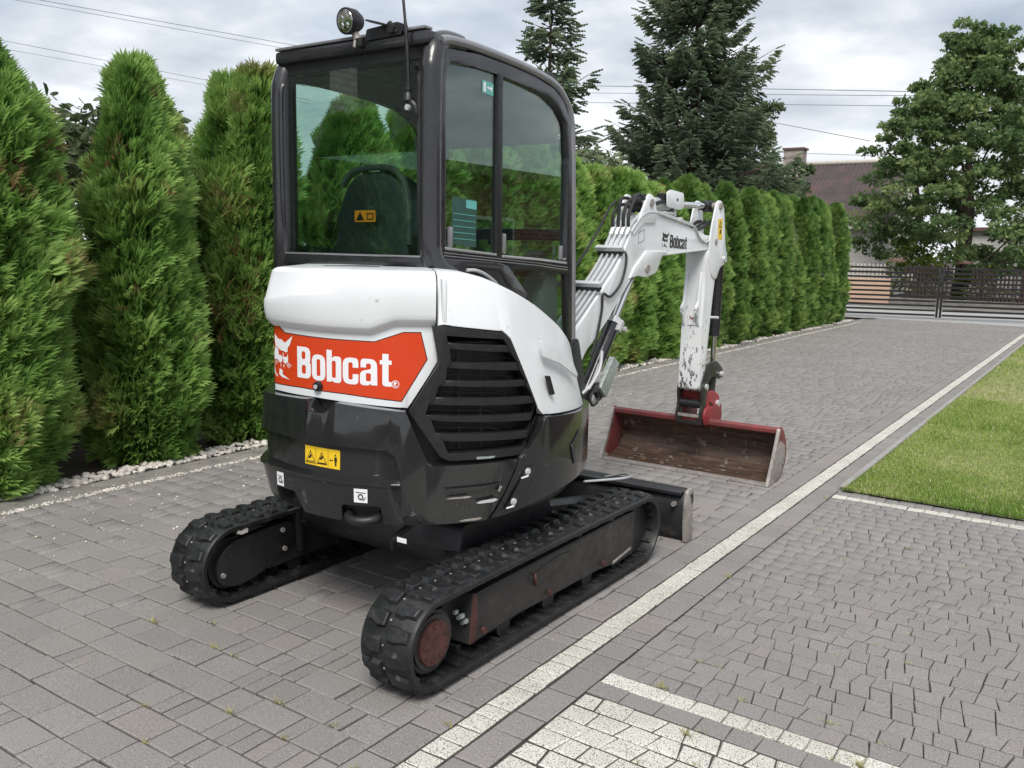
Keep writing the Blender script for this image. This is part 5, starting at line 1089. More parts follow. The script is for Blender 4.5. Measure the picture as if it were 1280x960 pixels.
for y, z in ((5.905, 0.615), (6.21, 0.675)): pin(y, z, 0.022, -2.56, -2.350, 'zinc', EX)
for x in (-2.548, -2.372):
    ob('coupler_plate', prism_yz(rounded([(5.838, 0.575), (5.862, 0.645), (5.915, 0.655), (5.955, 0.60), (5.93, 0.52), (5.95, 0.44), (5.92, 0.355), (5.845, 0.36), (5.835, 0.43), (5.862, 0.50)], 0.03), x-0.008, x+0.008, 0.003), 'beam', EX)
    ob('coupler_side', prism_yz(rounded([(5.93, 0.56), (6.05, 0.575), (6.17, 0.525), (6.20, 0.40), (6.20, 0.345), (5.95, 0.335), (5.93, 0.42)], 0.03), x-0.004, x+0.010, 0.003), 'red', EX)
b = B_(); cylx(b, (-2.55, 5.89, 0.488), (-2.37, 5.89, 0.488), 0.030, 16); ob('coupler_pin', b, 'frameblack', EX)
b = B_(); cylx(b, (-2.56, 6.13, 0.47), (-2.345, 6.13, 0.47), 0.024, 14); ob('coupler_pin', b, 'zinc', EX)
b = prism_xz([[(-2.555, 0.345), (-2.365, 0.345), (-2.365, 0.420), (-2.555, 0.420)], [(-2.515, 0.368), (-2.405, 0.368), (-2.405, 0.400), (-2.515, 0.400)]], 5.87, 5.845, 0.003); ob('coupler_latch', b, 'beam', EX)
b = B_(); box(b, (-2.46, 5.844, 0.408), (0.16, 0.008, 0.022), bev=0.002); ob('latch_bar', b, 'steel', EX)
b = B_(); box(b, (-2.46, 5.97, 0.545), (0.17, 0.12, 0.06), bev=0.01); ob('coupler_block', b, 'red', EX)
ob('coupler_rib', prism_yz([(5.985, 0.50), (6.16, 0.415), (6.165, 0.400), (5.985, 0.486)], -2.362, -2.357, 0.001), 'frameblack', EX)
# ditching bucket
bxl, bxr = -3.112, -1.848
cs = smooth_path([(5.785, 0.010, 0), (5.92, 0.020, 0), (6.03, 0.050, 0), (6.10, 0.115, 0), (6.115, 0.20, 0), (6.075, 0.29, 0), (5.995, 0.352, 0)], 4)
th = 0.012; outp = []
for i, p in enumerate(cs):
    d = (cs[min(i+1, len(cs)-1)]-cs[max(i-1, 0)]).normalized(); outp.append((p.x+d.y*th, p.y-d.x*th))
inn = [(p.x, p.y) for p in cs]
BK = ob('bucket', prism_yz(outp+inn[::-1], bxl, bxr, 0.0), 'bucketin', EX, angle=50)
ob('bucket_back', prism_yz([(a+0.0015*i*0+0.002, c) for i, (a, c) in enumerate(outp)][4:]+[(p[0]+0.012, p[1]) for p in outp[4:]][::-1], bxl, bxr, 0.0), 'red', BK)
ob('cutting_edge', prism_yz([(5.768, 0.002), (5.768, 0.012), (5.792, 0.0165), (5.806, 0.0165), (5.93, 0.006), (5.93, 0.002)], bxl-0.004, bxr+0.004, 0.002), 'steel', BK)
b = prism_yz(rounded([(5.955, 0.335), (5.952, 0.368), (5.985, 0.378), (6.03, 0.360), (6.02, 0.335)], 0.006), bxl-0.003, bxr+0.003, 0.003); ob('bucket_lip', b, 'redworn', BK)
side_p = [(5.770, 0.004), (5.80, 0.05), (5.86, 0.16), (5.925, 0.30), (5.948, 0.372), (5.985, 0.385), (6.05, 0.345), (6.115, 0.265), (6.132, 0.17), (6.118, 0.10), (6.05, 0.035), (5.96, 0.008)]
for x0, x1 in ((bxr, bxr+0.016), (bxl-0.016, bxl)):
    sp_ = ob('bucket_side', prism_yz(rounded(side_p, 0.012), x0, x1, 0.003), 'redworn', BK)
    ob('side_edge', prism_yz(rounded([(5.764, 0.003), (5.795, 0.06), (5.853, 0.165), (5.92, 0.31), (5.945, 0.375), (5.97, 0.372), (5.94, 0.29), (5.885, 0.16), (5.83, 0.05), (5.90, 0.012), (5.90, 0.002)], 0.005), x0-0.003, x1+0.003, 0.002), 'steel', sp_)
    for y, z in ((6.085, 0.13), (6.06, 0.10)):
        b = B_(); cylx(b, (x1-0.002, y, z), (x1+0.002, y, z), 0.010, 8); ob('drain_hole', b, 'decalblack', sp_)
ob('wear_face', prism_yz(rounded([(5.795, 0.012), (5.89, 0.19), (5.975, 0.29), (6.09, 0.24), (6.10, 0.12), (6.03, 0.04), (5.95, 0.012)], 0.02), bxr+0.0162, bxr+0.0178, 0.0005), 'steel', BK)
for x in (-2.565, -2.355):
    ob('bucket_ear', prism_yz(rounded([(5.90, 0.33), (5.862, 0.41), (5.90, 0.47), (6.0, 0.46), (6.18, 0.47), (6.21, 0.36), (6.13, 0.26), (5.97, 0.345)], 0.03), x-0.008, x+0.008, 0.003), 'red', BK)
for i in range(16):
    x = random.uniform(-2.95, -2.2); b = B_(); y = random.uniform(5.86, 6.0); z = 0.0165+max(0, (y-5.92))*0.30+0.004
    bmesh.ops.create_icosphere(b, subdivisions=1, radius=random.uniform(0.008, 0.016))
    for v in b.verts: v.co = Vector((x+v.co.x*random.uniform(1, 2.0), y+v.co.y, z+v.co.z*0.35))
    ob('dried_mud', b, 'mud', BK)

# ------------------------------------------------------------------ vegetation
def basis(D, g, roll=None):
    D = D/np.linalg.norm(D, axis=1, keepdims=True)
    a = g.normal(size=D.shape) if roll is None else roll
    Lt = np.cross(D, a); Lt /= np.linalg.norm(Lt, axis=1, keepdims=True)
    return D, Lt, np.cross(D, Lt)
def scatter(tpl, tri, P, D, s, g, tone, jit=0.10, roll=None, ttone=None):
    """copies of a small template (x along D, y sideways, z normal) baked into one mesh"""
    D, Lt, Nn = basis(D, g, roll); n, k = len(P), len(tpl)
    V = P[:, None, :]+s[:, None, None]*(tpl[None, :, 0:1]*D[:, None, :]+tpl[None, :, 1:2]*Lt[:, None, :]+tpl[None, :, 2:3]*Nn[:, None, :])
    F = (tri[None]+(np.arange(n)*k)[:, None, None]).reshape(-1, 3)
    T = np.repeat(tone, k)+g.normal(0, jit, n*k)*0.4
    if ttone is not None: T = T+np.tile(ttone, n)
    return V.reshape(-1, 3), F, np.clip(T, 0, 1)
def spray_template(pairs, w, droop=0.22):
    V, F, T = [], [], []
    def rh(p, d, l, ww):
        k = len(V); p = np.array(p); d = np.array(d)/np.linalg.norm(d); n = np.array([-d[1], d[0]])
        for q, t in ((p, 0), (p+d*l*0.5+n*ww, 0.04), (p+d*l, 0.14), (p+d*l*0.5-n*ww, 0.04)):
            r = math.hypot(*q); V.append((q[0], q[1], -droop*r*r+0.05*math.sin(9*q[1]))); T.append(t-0.05+0.10*r)
        F.extend([(k, k+1, k+2), (k, k+2, k+3)])
    for i in range(pairs):
        t = 0.04+0.66*i/pairs
        for sd in (-1, 1):
            rh((t+0.05*(sd > 0), 0.02*sd), (0.86, sd*0.55+0.04*math.sin(5*i)), (0.62-0.06*(i % 2))*(1-0.5*t), w*(1.15-0.3*t))
    rh((0.55, 0), (1, 0), 0.48, w)
    return np.array(V), np.array(F), np.array(T)
def noise_arr(P, f, seed=0.0):
    return np.array([mnoise.noise(Vector((p[0]*f+seed, p[1]*f, p[2]*f))) for p in P])
def thuja_mesh(name, seed, n, size, H, R, pairs, w, matname, leaders=2, core=0.80):
    g = np.random.default_rng(seed)
    ph = g.uniform(0, 6.28); zt_ = np.array([0, 0.03, 0.12, 0.3, 0.5, 0.7, 0.82, 0.92, 0.97, 1.0]); rt = np.array([0.55, 0.78, 0.94, 1.0, 0.98, 0.88, 0.72, 0.42, 0.20, 0.02]) if seed < 20 else np.array([0.55, 0.80, 0.96, 1.0, 0.99, 0.90, 0.72, 0.42, 0.22, 0.04])
    lead = [(g.uniform(-1, 1, 2)*R*0.42, g.uniform(0.93, 1.0)) for _ in range(leaders)]
    lead[0] = (lead[0][0], 1.0)
    if leaders > 1: lead[1] = (-lead[0][0]*g.uniform(0.9, 1.4), g.uniform(0.95, 0.995))
    def radius(z, a, sx):
        t = z/H
        return R*np.interp(t, zt_, rt)*(1+0.11*np.sin(3*a+ph+z*1.7)+0.07*np.sin(5*a-z*3.1+ph*2))
    zz = H*(g.random(n)**0.92); a = g.uniform(0, 6.28, n); which = g.integers(0, leaders, n)
    off = np.array([lead[i][0] for i in range(leaders)])[which]; hs = np.array([lead[i][1] for i in range(leaders)])[which]
    spread = np.clip((zz/H-0.25)/0.5, 0, 1)[:, None]
    r = radius(zz, a, 0)*np.where(g.random(n) < 0.88, g.uniform(0.92, 1.04, n), g.uniform(0.75, 0.95, n))*(1-0.22*spread[:, 0])
    P = np.stack([r*np.cos(a), r*np.sin(a), zz*hs], 1); P[:, :2] += off*spread
    Pn = P*np.array([1, 1, 0.55]); lump = noise_arr(Pn, 4.6, seed*3.3); fine = noise_arr(P, 12, seed*1.7)
    P[:, :2] += (np.stack([np.cos(a), np.sin(a)], 1))*(lump*(0.115 if seed < 20 else 0.085)+fine*0.050)[:, None]
    up = np.interp(zz/H, [0, 0.12, 0.8, 1], [0.15, 0.75, 1.1, 2.2])
    D = np.stack([np.cos(a), np.sin(a), up], 1)+g.normal(0, 0.38, (n, 3))
    tangent = np.stack([-np.sin(a), np.cos(a), np.zeros(n)], 1)
    roll = tangent+g.normal(0, 0.75, (n, 3))
    s = size*g.uniform(0.6, 1.25, n)
    tone = np.clip(0.42+0.62*lump+0.42*fine+0.10*(g.random(n)-0.5), 0.02, 0.93)  # clefts coloured darker and bumps lighter: shading put into the tone
    brown = (noise_arr(P, 2.3, seed+40.0) > 0.56) & (g.random(n) < 0.30)
    if seed < 20: tone = np.where(brown, 1.0, tone)
    tpl, tri, tt = spray_template(pairs, w)
    V, F, T = scatter(tpl, tri, P, D, s, g, tone, 0.12, roll, tt)
    me = np_mesh(name, V, F, matname, T)
    # the twiggy inside of the bush
    bm = B_(); bmesh.ops.create_icosphere(bm, subdivisions=3, radius=1.0)
    for v in bm.verts:
        t = (v.co.z+1)/2; rr_ = R*core*np.interp(t, zt_, rt)*(1+0.15*mnoise.noise(v.co*3+Vector((seed, 0, 0))))
        q = Vector((v.co.x, v.co.y, 0)); q = q.normalized() if q.length > 1e-6 else q
        v.co = Vector((q.x*rr_, q.y*rr_, 0.06+t*H*0.90))
    core_me = bpy.data.meshes.new('inner_twigs'); bm.to_mesh(core_me); bm.free(); core_me.materials.append(MAT['twig'])
    return me, core_me
def thuja(x, y, h, wd, mesh, H, label, group, rz, meshi):
    t = empty('thuja_tree', (x, y, -0.01), rz); tag(t, label, 'thuja tree', group)
    c = link('crown', mesh[0], t); c.scale = (wd, wd*random.uniform(0.94, 1.06), h/H)
    k = link('inner_twigs', mesh[1], c)
    b = B_(); tube(b, [(0, 0, -0.02), (0.01, 0, 0.2), (0, 0.01, h*0.8)], 0.05, 8, radii=[0.06, 0.05, 0.015])
    me = bpy.data.meshes.new('trunk'); b.to_mesh(me); b.free(); me.materials.append(MAT['bark']); link('trunk', me, t)
    return t
near = [thuja_mesh('near_crown', s, 14500, 0.125, 2.66, 0.345, 5, 0.045, 'thuja') for s in (1, 2, 3)]
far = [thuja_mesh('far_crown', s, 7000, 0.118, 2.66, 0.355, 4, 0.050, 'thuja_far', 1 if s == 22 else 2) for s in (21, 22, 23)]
GR = 'thuja trees of the hedge along the driveway'
spec = [  # y, x, height, width factor, label
 (2.58, -5.76, 2.70, 1.10, 'tall thuja cut off by the left picture edge, with brown tips high on its side'),
 (3.73, -5.76, 2.78, 0.98, 'double-topped thuja standing alone between two gaps, right of the red apples'),
 (4.68, -5.76, 2.86, 0.98, 'double-topped thuja directly left of the excavator cab')]
for i, (y, x, h, wd, lab) in enumerate(spec): thuja(x, y, h, wd, near[i], 2.70, lab, GR, (2.1, 0.35, 4.4)[i], i)
for i, y in enumerate((5.80, 6.70, 7.60, 8.50)):
    thuja(-5.75+random.uniform(-.05, .05), y, (2.84, 2.80, 2.86, 2.78)[i], 1.10, near[(i+1) % 3], 2.70,
          ['thuja seen through the left part of the rear cab window', 'thuja seen behind the driver seat through the cab glass', 'thuja seen through the side windows of the cab near the window bar', 'thuja seen through the front half of the cab side window'][i], GR, random.uniform(0, 6), 0)
row = [9.45, 10.35, 11.25, 12.15, 13.05, 13.95, 14.85, 15.75, 16.6, 17.45, 18.3, 19.15, 20.0, 20.85, 21.7, 22.45]
where = ['tall thuja just right of the cab front post', 'thuja behind the lower boom and its pipes', 'thuja whose top shows left of the raised boom elbow', 'thuja behind the boom elbow and hoses', 'thuja behind the horizontal part of the boom', 'thuja between the boom name and the upright arm', 'thuja directly behind the upright white arm', 'first thuja to the right of the upright arm', 'second thuja to the right of the upright arm', 'third thuja to the right of the arm', 'fourth thuja to the right of the arm, below the chimney of the house', 'fifth thuja to the right of the arm, in front of the roof', 'sixth thuja to the right of the arm, in front of the roof', 'third thuja from the gate end of the hedge', 'next to last thuja before the gate', 'last slim thuja of the hedge beside the metal gate']
hs = [2.72, 2.60, 2.66, 2.58, 2.72, 2.64, 2.74, 2.70, 2.72, 2.76, 2.74, 2.78, 2.80, 2.78, 2.76, 2.62]
for i, y in enumerate(row):
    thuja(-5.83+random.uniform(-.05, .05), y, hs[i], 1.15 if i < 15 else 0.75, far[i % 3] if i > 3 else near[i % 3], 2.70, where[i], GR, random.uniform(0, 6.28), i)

def leaf_template(kind):
    if kind == 'oval':
        V = np.array([(0, 0, 0), (0.35, 0.20, 0.03), (0.75, 0.16, 0.0), (1, 0, -0.10), (0.75, -0.16, 0.0), (0.35, -0.20, 0.03), (0.5, 0, -0.04)])
        F = np.array([(0, 6, 1), (1, 6, 2), (2, 6, 3), (3, 6, 4), (4, 6, 5), (5, 6, 0)])
    elif kind == 'lobed':
        V = np.array([(0, 0, 0), (0.30, 0.26, 0.02), (0.42, 0.10, 0), (0.65, 0.34, 0.0), (0.72, 0.10, -0.02), (1, 0, -0.12), (0.72, -0.10, -0.02), (0.65, -0.34, 0), (0.42, -0.10, 0), (0.30, -0.26, 0.02)])
        F = np.array([(0, 1, 2), (0, 2, 8), (0, 8, 9), (2, 3, 4), (2, 4, 6), (2, 6, 8), (8, 6, 7), (4, 5, 6)])
    return V, F
def branch_tree(name, loc, H, spread, seed, leaf_n, leaf_size, mat, label, cat='tree', kind='lobed', trunk_r=0.16, bare=0.16, cl=0.55, group=None, shape=None, tone0=0.42, blobs=90, limb_rise=0.5, limb_every=2):
    g = np.random.default_rng(seed); t = empty(name, loc); tag(t, label, cat, group)
    b = B_(); tube(b, smooth_path([(0, 0, -0.1), (0.02*H, 0.01*H, H*0.3), (0, -0.01*H, H*0.6), (0.01*H, 0, H*0.95)], 4), trunk_r, 10, radii=[trunk_r*(1-0.9*i/12) for i in range(13)])
    ob_local(b, 'trunk', 'bark', t)
    C = []; lb = B_()
    for i in range(blobs):
        z = bare+(1-bare)*g.random()**0.9
        rmax = spread*(shape(z) if shape else math.sin(math.pi*min(1, (z-bare)/(1-bare)*0.80+0.16))**0.7)
        a = g.uniform(0, 6.28); r = rmax*math.sqrt(g.uniform(0.12, 1.0))
        c = np.array([r*math.cos(a), r*math.sin(a), z*H]); C.append(c)
        if i % limb_every == 0:
            zs = max(bare*H*0.8, c[2]-r*limb_rise); mid = (c*0.5+np.array([0, 0, zs*0.5])); mid[2] = (zs+c[2])/2-0.04*r
            tube(lb, smooth_path([(0, 0, zs), tuple(mid), tuple(c)], 3), 0.03, 5, radii=[trunk_r*(0.34 if limb_every < 4 else 0.22)*(1-0.13*q) for q in range(7)])
    ob_local(lb, 'limb', 'bark', t, stuff=True)
    if name == 'broadleaf_tree':          # stray sprigs break the outline
        for i in range(blobs//3):
            c = C[int(g.integers(0, blobs))]; q = np.array([c[0], c[1], 0.25*(c[2]-H*0.45)]); q = q/(np.linalg.norm(q)+1e-6); C.append(c+q*g.uniform(0.35, 0.8))
    n_main, blobs = blobs, len(C)
    C = np.array(C); idx = g.integers(0, blobs, leaf_n); dr = g.normal(0, 1, (leaf_n, 3)); dr /= np.linalg.norm(dr, axis=1, keepdims=True)
    rad = (cl*g.uniform(0.55, 1.3, blobs)*np.where(np.arange(blobs) < n_main, 1.0, 0.55))[idx]*g.random(leaf_n)**0.5
    P = C[idx]+dr*rad[:, None]*np.array([1.15, 1.15, 0.62])
    btone = tone0+g.normal(0, 0.16, blobs)
    D = dr*np.array([1, 1, 0.3])+np.array([0, 0, -0.35])+g.normal(0, 0.35, (leaf_n, 3))
    roll = np.array([0, 0, 1.0])+g.normal(0, 0.7, (leaf_n, 3)); Dn = np.cross(np.cross(D, roll), D)
    tpl, tri = leaf_template(kind)
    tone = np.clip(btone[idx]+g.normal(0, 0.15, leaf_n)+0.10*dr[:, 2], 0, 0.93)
    V, F, T = scatter(tpl, tri, P, D, leaf_size*g.uniform(0.6, 1.3, leaf_n), g, tone, 0.05, np.cross(D, roll))
    link('crown', np_mesh('crown', V, F, mat, T), t)
    return t
def ob_local(bm, name, m, parent, stuff=False):
    bmesh.ops.recalc_face_normals(bm, faces=bm.faces); me = bpy.data.meshes.new(name); bm.to_mesh(me); bm.free(); me.materials.append(MAT[m])
    me.polygons.foreach_set('use_smooth', [True]*len(me.polygons)); o = link(name, me, parent)
    if stuff: o['kind'] = 'stuff'
    return o
def spruce(name, loc, H, seed, label, slope=0.34, whorl=0.30, twigs=70, zmin=0.05, dens=1.0, sag=0.25):
    g = np.random.default_rng(seed); t = empty(name, loc); tag(t, label, 'spruce tree', 'spruces behind the hedge')
    b = B_(); tube(b, [(0, 0, -0.1), (0, 0, H*0.5), (0, 0, H*0.99)], 0.12, 8, radii=[H*0.018, H*0.010, 0.008]); ob_local(b, 'trunk', 'bark', t)
    PP, DD, SS, TT = [], [], [], []; lb = B_()
    z = zmin*H
    while z < H*0.985:
        up = (H-z)/H; n = int(g.integers(5, 8)*dens)
        a0 = g.uniform(0, 6.28)
        for i in range(max(4, n)):
            a = a0+i*6.283/n+g.normal(0, 0.2); Lb = slope*(H-z)*g.uniform(0.70, 1.15)+0.10
            rise = g.uniform(0.05, 0.25) if up < 0.35 else g.uniform(-0.30, 0.0)
            base = np.array([0, 0, z+g.uniform(-0.1, 0.1)]); d = np.array([math.cos(a), math.sin(a), 0.0])
            def at(u): return base+d*Lb*u+np.array([0, 0, Lb*(rise*u-sag*u*(1-u)*1.3+(0.16+sag*0.4)*u*u*u)])
            k = max(6, int(twigs*Lb)); us = g.uniform(0.12 if up > .3 else .05, 1.0, k); tang = d+np.array([0, 0, rise-sag*0.5])
            side = np.array([-d[1], d[0], 0])
            btone = g.normal(0.42, 0.15)
            for u in us:
                p = at(u); sgn = g.choice([-1, 1]); ww = (1-u)*0.30*Lb+0.08
                q = g.random(); lat = sgn*q*ww
                PP.append(p+side*lat+d*abs(lat)*0.45+np.array([0, 0, -0.20*abs(lat)-g.random()*0.12]))
                DD.append(d*0.75+side*sgn*0.65+np.array([0, 0, g.uniform(-0.55, 0.15)])); SS.append(g.uniform(0.13, 0.26)); TT.append(btone+g.normal(0, 0.15)+0.15*(u-0.5))
            PP.append(at(1.0)); DD.append(d+np.array([0, 0, 0.35])); SS.append(0.24); TT.append(btone+0.15)
            tube(lb, [tuple(at(0)), tuple(at(0.5)), tuple(at(1.0))], 0.02, 5, radii=[0.012+Lb*0.010, 0.008+Lb*0.006, 0.004])
        z += whorl*g.uniform(0.7, 1.2)*(0.55+0.6*up)
    for i in range(14):
        PP.append(np.array([0, 0, H*(0.94+0.06*i/14)])); DD.append(np.array([g.normal(0, .6), g.normal(0, .6), 1.0])); SS.append(0.2); TT.append(0.5)
    ob_local(lb, 'branch', 'bark', t, stuff=True)
    # needle-clad twig: three crossing blades with toothed edges
    V, F = [], []
    for q in range(3):
        c, s = math.cos(q*2.094), math.sin(q*2.094)
        for (x0, x1, w) in ((0.0, 0.36, 0.10), (0.20, 0.56, 0.11), (0.42, 0.80, 0.10), (0.66, 1.0, 0.075)):
            k = len(V); V += [(x0, 0, 0), (x1-0.1, w*c, w*s), (x1, 0, 0), (x1-0.1, -w*c, -w*s)]; F += [(k, k+1, k+2), (k, k+2, k+3)]
    V = np.array(V); F = np.array(F)
    P, D, Ss, Tn = map(np.array, (PP, DD, SS, TT))
    V, F, T = scatter(V, F, P, D, Ss, g, np.clip(Tn, 0, 0.93), 0.08)
    link('crown', np_mesh('crown', V, F, 'spruce', T), t); return t
spruce('spruce_tree', (-8.75, 20.2, 0), 9.9, 5, 'broad dark spruce with drooping branches rising above the hedge beyond the boom', 0.345, 0.28, 135, 0.10, 1.15)
spruce('spruce_tree', (-8.25, 13.0, 0), 5.95, 8, 'slim young spruce with gaps between its whorls, just right of the cab roof', 0.30, 0.36, 95, 0.25, 0.9, 0.10)
branch_tree('broadleaf_tree', (-4.8, 34.6, 0), 8.95, 3.65, 3, 54000, 0.178, 'oak', 'large broad-leaved tree with a dark trunk in the garden across the street', trunk_r=0.24, bare=0.12, cl=0.37, blobs=380, limb_every=14, limb_rise=1.1,
            shape=lambda z: np.interp(z, [0.14, 0.24, 0.42, 0.60, 0.78, 0.90, 1.0], [0.75, 1.0, 0.98, 0.80, 0.50, 0.27, 0.08]))
branch_tree('broadleaf_tree', (-0.6, 36.5, 0), 8.2, 2.6, 4, 11000, 0.17, 'oak', 'leafy tree crown cut by the right picture edge across the street', trunk_r=0.16, bare=0.2, cl=0.42, blobs=110, limb_every=6)
branch_tree('broadleaf_tree', (-9.6, 25.0, 0), 5.6, 2.0, 6, 8000, 0.16, 'apple_leaf', 'paler leafy tree peeking out right of the big spruce', trunk_r=0.10, bare=0.25, cl=0.5, blobs=50)
ap = branch_tree('apple_tree', (-6.75, 3.72, 0), 2.55, 0.85, 9, 2600, 0.10, 'apple_leaf', 'apple tree with red fruit showing in the gap between two thujas', 'apple tree', 'oval', 0.05, 0.22, 0.22, blobs=46, tone0=0.5)
for (u_, v_, rad) in ((91, 281, 0.037), (94, 297, 0.029), (94.5, 325, 0.033), (98, 396, 0.033), (85.5, 289, 0.03), (98, 358, 0.026)):
    pass
APPLES = [(-6.42, 3.46, 1.705, 0.040), (-6.42, 3.48, 1.635, 0.030), (-6.44, 3.44, 1.665, 0.030), (-6.42, 3.48, 1.545, 0.036), (-6.40, 3.52, 1.300, 0.034), (-6.44, 3.50, 1.43, 0.025)]
for i, (x, y, z, r) in enumerate(APPLES):
    b = B_(); bmesh.ops.create_uvsphere(b, u_segments=14, v_segments=10, radius=r)
    for v in b.verts:
        q = v.co.z/r; d = math.hypot(v.co.x, v.co.y)/r; v.co.z *= 0.92; v.co.z -= (0.35*r*max(0, 0.45-d)) if q > 0 else -(0.2*r*max(0, 0.4-d))
    bmesh.ops.translate(b, verts=b.verts, vec=(x, y, z)); ob('apple', b, 'apple', ap)
branch_tree('garden_shrub', (-6.9, 2.05, 0), 2.2, 0.8, 12, 2200, 0.10, 'apple_leaf', 'pale leafy shrub behind the first gap in the hedge', 'shrub', 'oval', 0.04, 0.15, 0.22, blobs=40, tone0=0.55)
branch_tree('garden_shrub', (-6.95, 4.55, 0), 2.75, 0.5, 14, 1300, 0.10, 'apple_leaf', 'thin leafy shoots rising between the second and third thuja', 'shrub', 'oval', 0.03, 0.3, 0.20, blobs=26, tone0=0.6)
branch_tree('garden_shrub', (-6.7, 11.35, 0), 2.95, 0.35, 15, 700, 0.13, 'apple_leaf', 'pale shoots poking above the hedge left of the raised boom', 'shrub', 'oval', 0.03, 0.5, 0.18, blobs=16, tone0=0.8)
branch_tree('garden_shrub', (-6.7, 12.5, 0), 3.0, 0.35, 16, 700, 0.13, 'apple_leaf', 'pale shoots poking above the hedge behind the boom elbow', 'shrub', 'oval', 0.03, 0.5, 0.18, blobs=16, tone0=0.8)
for i, (x, y) in enumerate(((-8.3, 3.4), (-8.6, 4.7), (-8.9, 2.2), (-9.6, 6.6), (-9.8, 8.8))):
    branch_tree('garden_bush', (x, y, 0), 2.2+0.15*(i % 3), 1.1, 60+i, 3000, 0.11, 'apple_leaf', ['dense bush filling the gap behind the apple tree', 'dense bush in the neighbouring garden behind the gap left of the cab', 'dense bush behind the hedge at the left picture edge', 'bush of the neighbouring garden hidden behind the thujas beside the cab', 'bush of the neighbouring garden hidden behind the thujas beyond the cab'][i], 'bush', 'oval', 0.04, 0.04, 0.34, blobs=60, tone0=0.3)
branch_tree('garden_bush', (-5.9, 33.4, 0), 2.1, 0.95, 17, 2200, 0.14, 'bushy', 'yellow-green bush above the picket fence, left of the tree trunk', 'bush', 'oval', 0.05, 0.1, 0.35, blobs=36)
branch_tree('garden_bush', (-3.9, 33.6, 0), 1.25, 1.0, 18, 1600, 0.14, 'bushy', 'low yellowish bush behind the right part of the picket fence', 'bush', 'oval', 0.05, 0.1, 0.3, blobs=30)
branch_tree('garden_bush', (-1.6, 33.8, 0), 2.6, 1.1, 19, 2600, 0.15, 'oak', 'drooping dark green bush by the right picture edge above the fence', 'bush', 'oval', 0.05, 0.2, 0.4, blobs=36)

for i, (y, wd) in enumerate(((1.66, 1.0), (0.72, 0.96), (-0.2, 1.0), (-1.1, 0.98))):
    thuja(-5.76, y, 2.7, wd, near[i % 3], 2.70, ['thuja next to the left picture edge, before the tall one cut by it', 'second thuja of the hedge towards the viewer, left of the picture', 'third thuja of the hedge towards the viewer, left of the picture', 'fourth thuja of the hedge towards the viewer, left of the picture'][i], GR, i*1.7, i)
GH = empty('neighbour_house', (-12, -3.0, 0)); tag(GH, 'pale grey brick house with dark overhanging eaves mirrored in the rear cab window', 'house')
w = B_(); box(w, (-13.2, -3.0, 2.6), (6, 11, 5.2)); ob('wall', w, 'whitebrick', GH, False)
w = B_(); box(w, (-12.8, -3.0, 5.3), (8.4, 12.6, 0.3), bev=0.03); ob('roof', w, 'darkwood', GH, False)
w = B_(); box(w, (-8.9, -2.9, 2.6), (0.5, 0.5, 5.2), bev=0.01); ob('pillar', w, 'whitebrick', GH, False)
BH = empty('neighbour_house', (5.1, 12.0, 0)); tag(BH, 'brown brick house with white windows mirrored in the cab glass', 'house')
w = B_(); box(w, (8.6, 15.5, 1.42), (7, 17, 2.84)); ob('wall', w, 'redbrick', BH, False)
w = B_(); box(w, (8.6, 15.5, 2.93), (7.6, 17.6, 0.18), bev=0.03); ob('roof', w, 'cap', BH, False)
for y in (9.5, 13.5, 17.5, 21.5):
    for z in (1.55,):
        w = B_(); box(w, (5.08, y, z), (0.08, 1.5, 1.2), bev=0.01); wf = ob('window', w, 'frame_white', BH, False)
        for dy in (-0.36, 0.36):
            w = B_(); box(w, (5.03, y+dy, z), (0.03, 0.62, 1.06)); ob('pane', w, 'houseglass', wf, False)

# ------------------------------------------------------------------ the gate
GT = [(-6.16, 24.45), (-3.855, 25.16), (-1.55, 25.87)]
def gate_leaf(p, q, label):
    t = empty('metal_gate_leaf', (p[0], p[1], 0.0), math.atan2(q[1]-p[1], q[0]-p[0])); tag(t, label, 'gate', 'leaves of the metal driveway gate')
    Lg = math.hypot(q[0]-p[0], q[1]-p[1])
    for x in (0.029, Lg-0.029):
        b = B_(); box(b, (x, 0, 0.685), (0.055, 0.05, 1.29), bev=0.004); ob_local(b, 'gate_post', 'gate', t)
    b = B_(); box(b, (0, 0, 0), (Lg-0.14, 0.022, 0.052), bev=0.003); me = bpy.data.meshes.new('slat'); b.to_mesh(me); b.free(); me.materials.append(MAT['gate'])
    for i in range(11): link('slat', me, t, (Lg/2, 0, 0.10+i*0.1195))
    return t
gate_leaf((GT[0][0]+0.02, GT[0][1]), (GT[1][0]-0.012, GT[1][1]-0.004), 'left leaf of the dark horizontal-slat driveway gate, next to the hedge')
gate_leaf((GT[1][0]+0.012, GT[1][1]+0.004), GT[2], 'right leaf of the dark horizontal-slat driveway gate, running out of the picture')
b = B_(); box(b, (0, 0, 0.65), (0.05, 0.03, 1.25), bev=0.004); o = ob_local(b, 'gate_pillar', 'plaster', None); o.location = (-6.26, 24.38, 0); tag(o, 'slim pale post between the last thuja and the metal gate', 'gate post')
b = B_(); box(b, (-4.2, 24.75, 0.0), (5.6, 0.10, 0.022), Matrix.Rotation(0, 4, 'Z')); b.free()
kerb = sheet('gate_threshold', -9, 6, 24.2, 25.3, -0.0135, 'street')

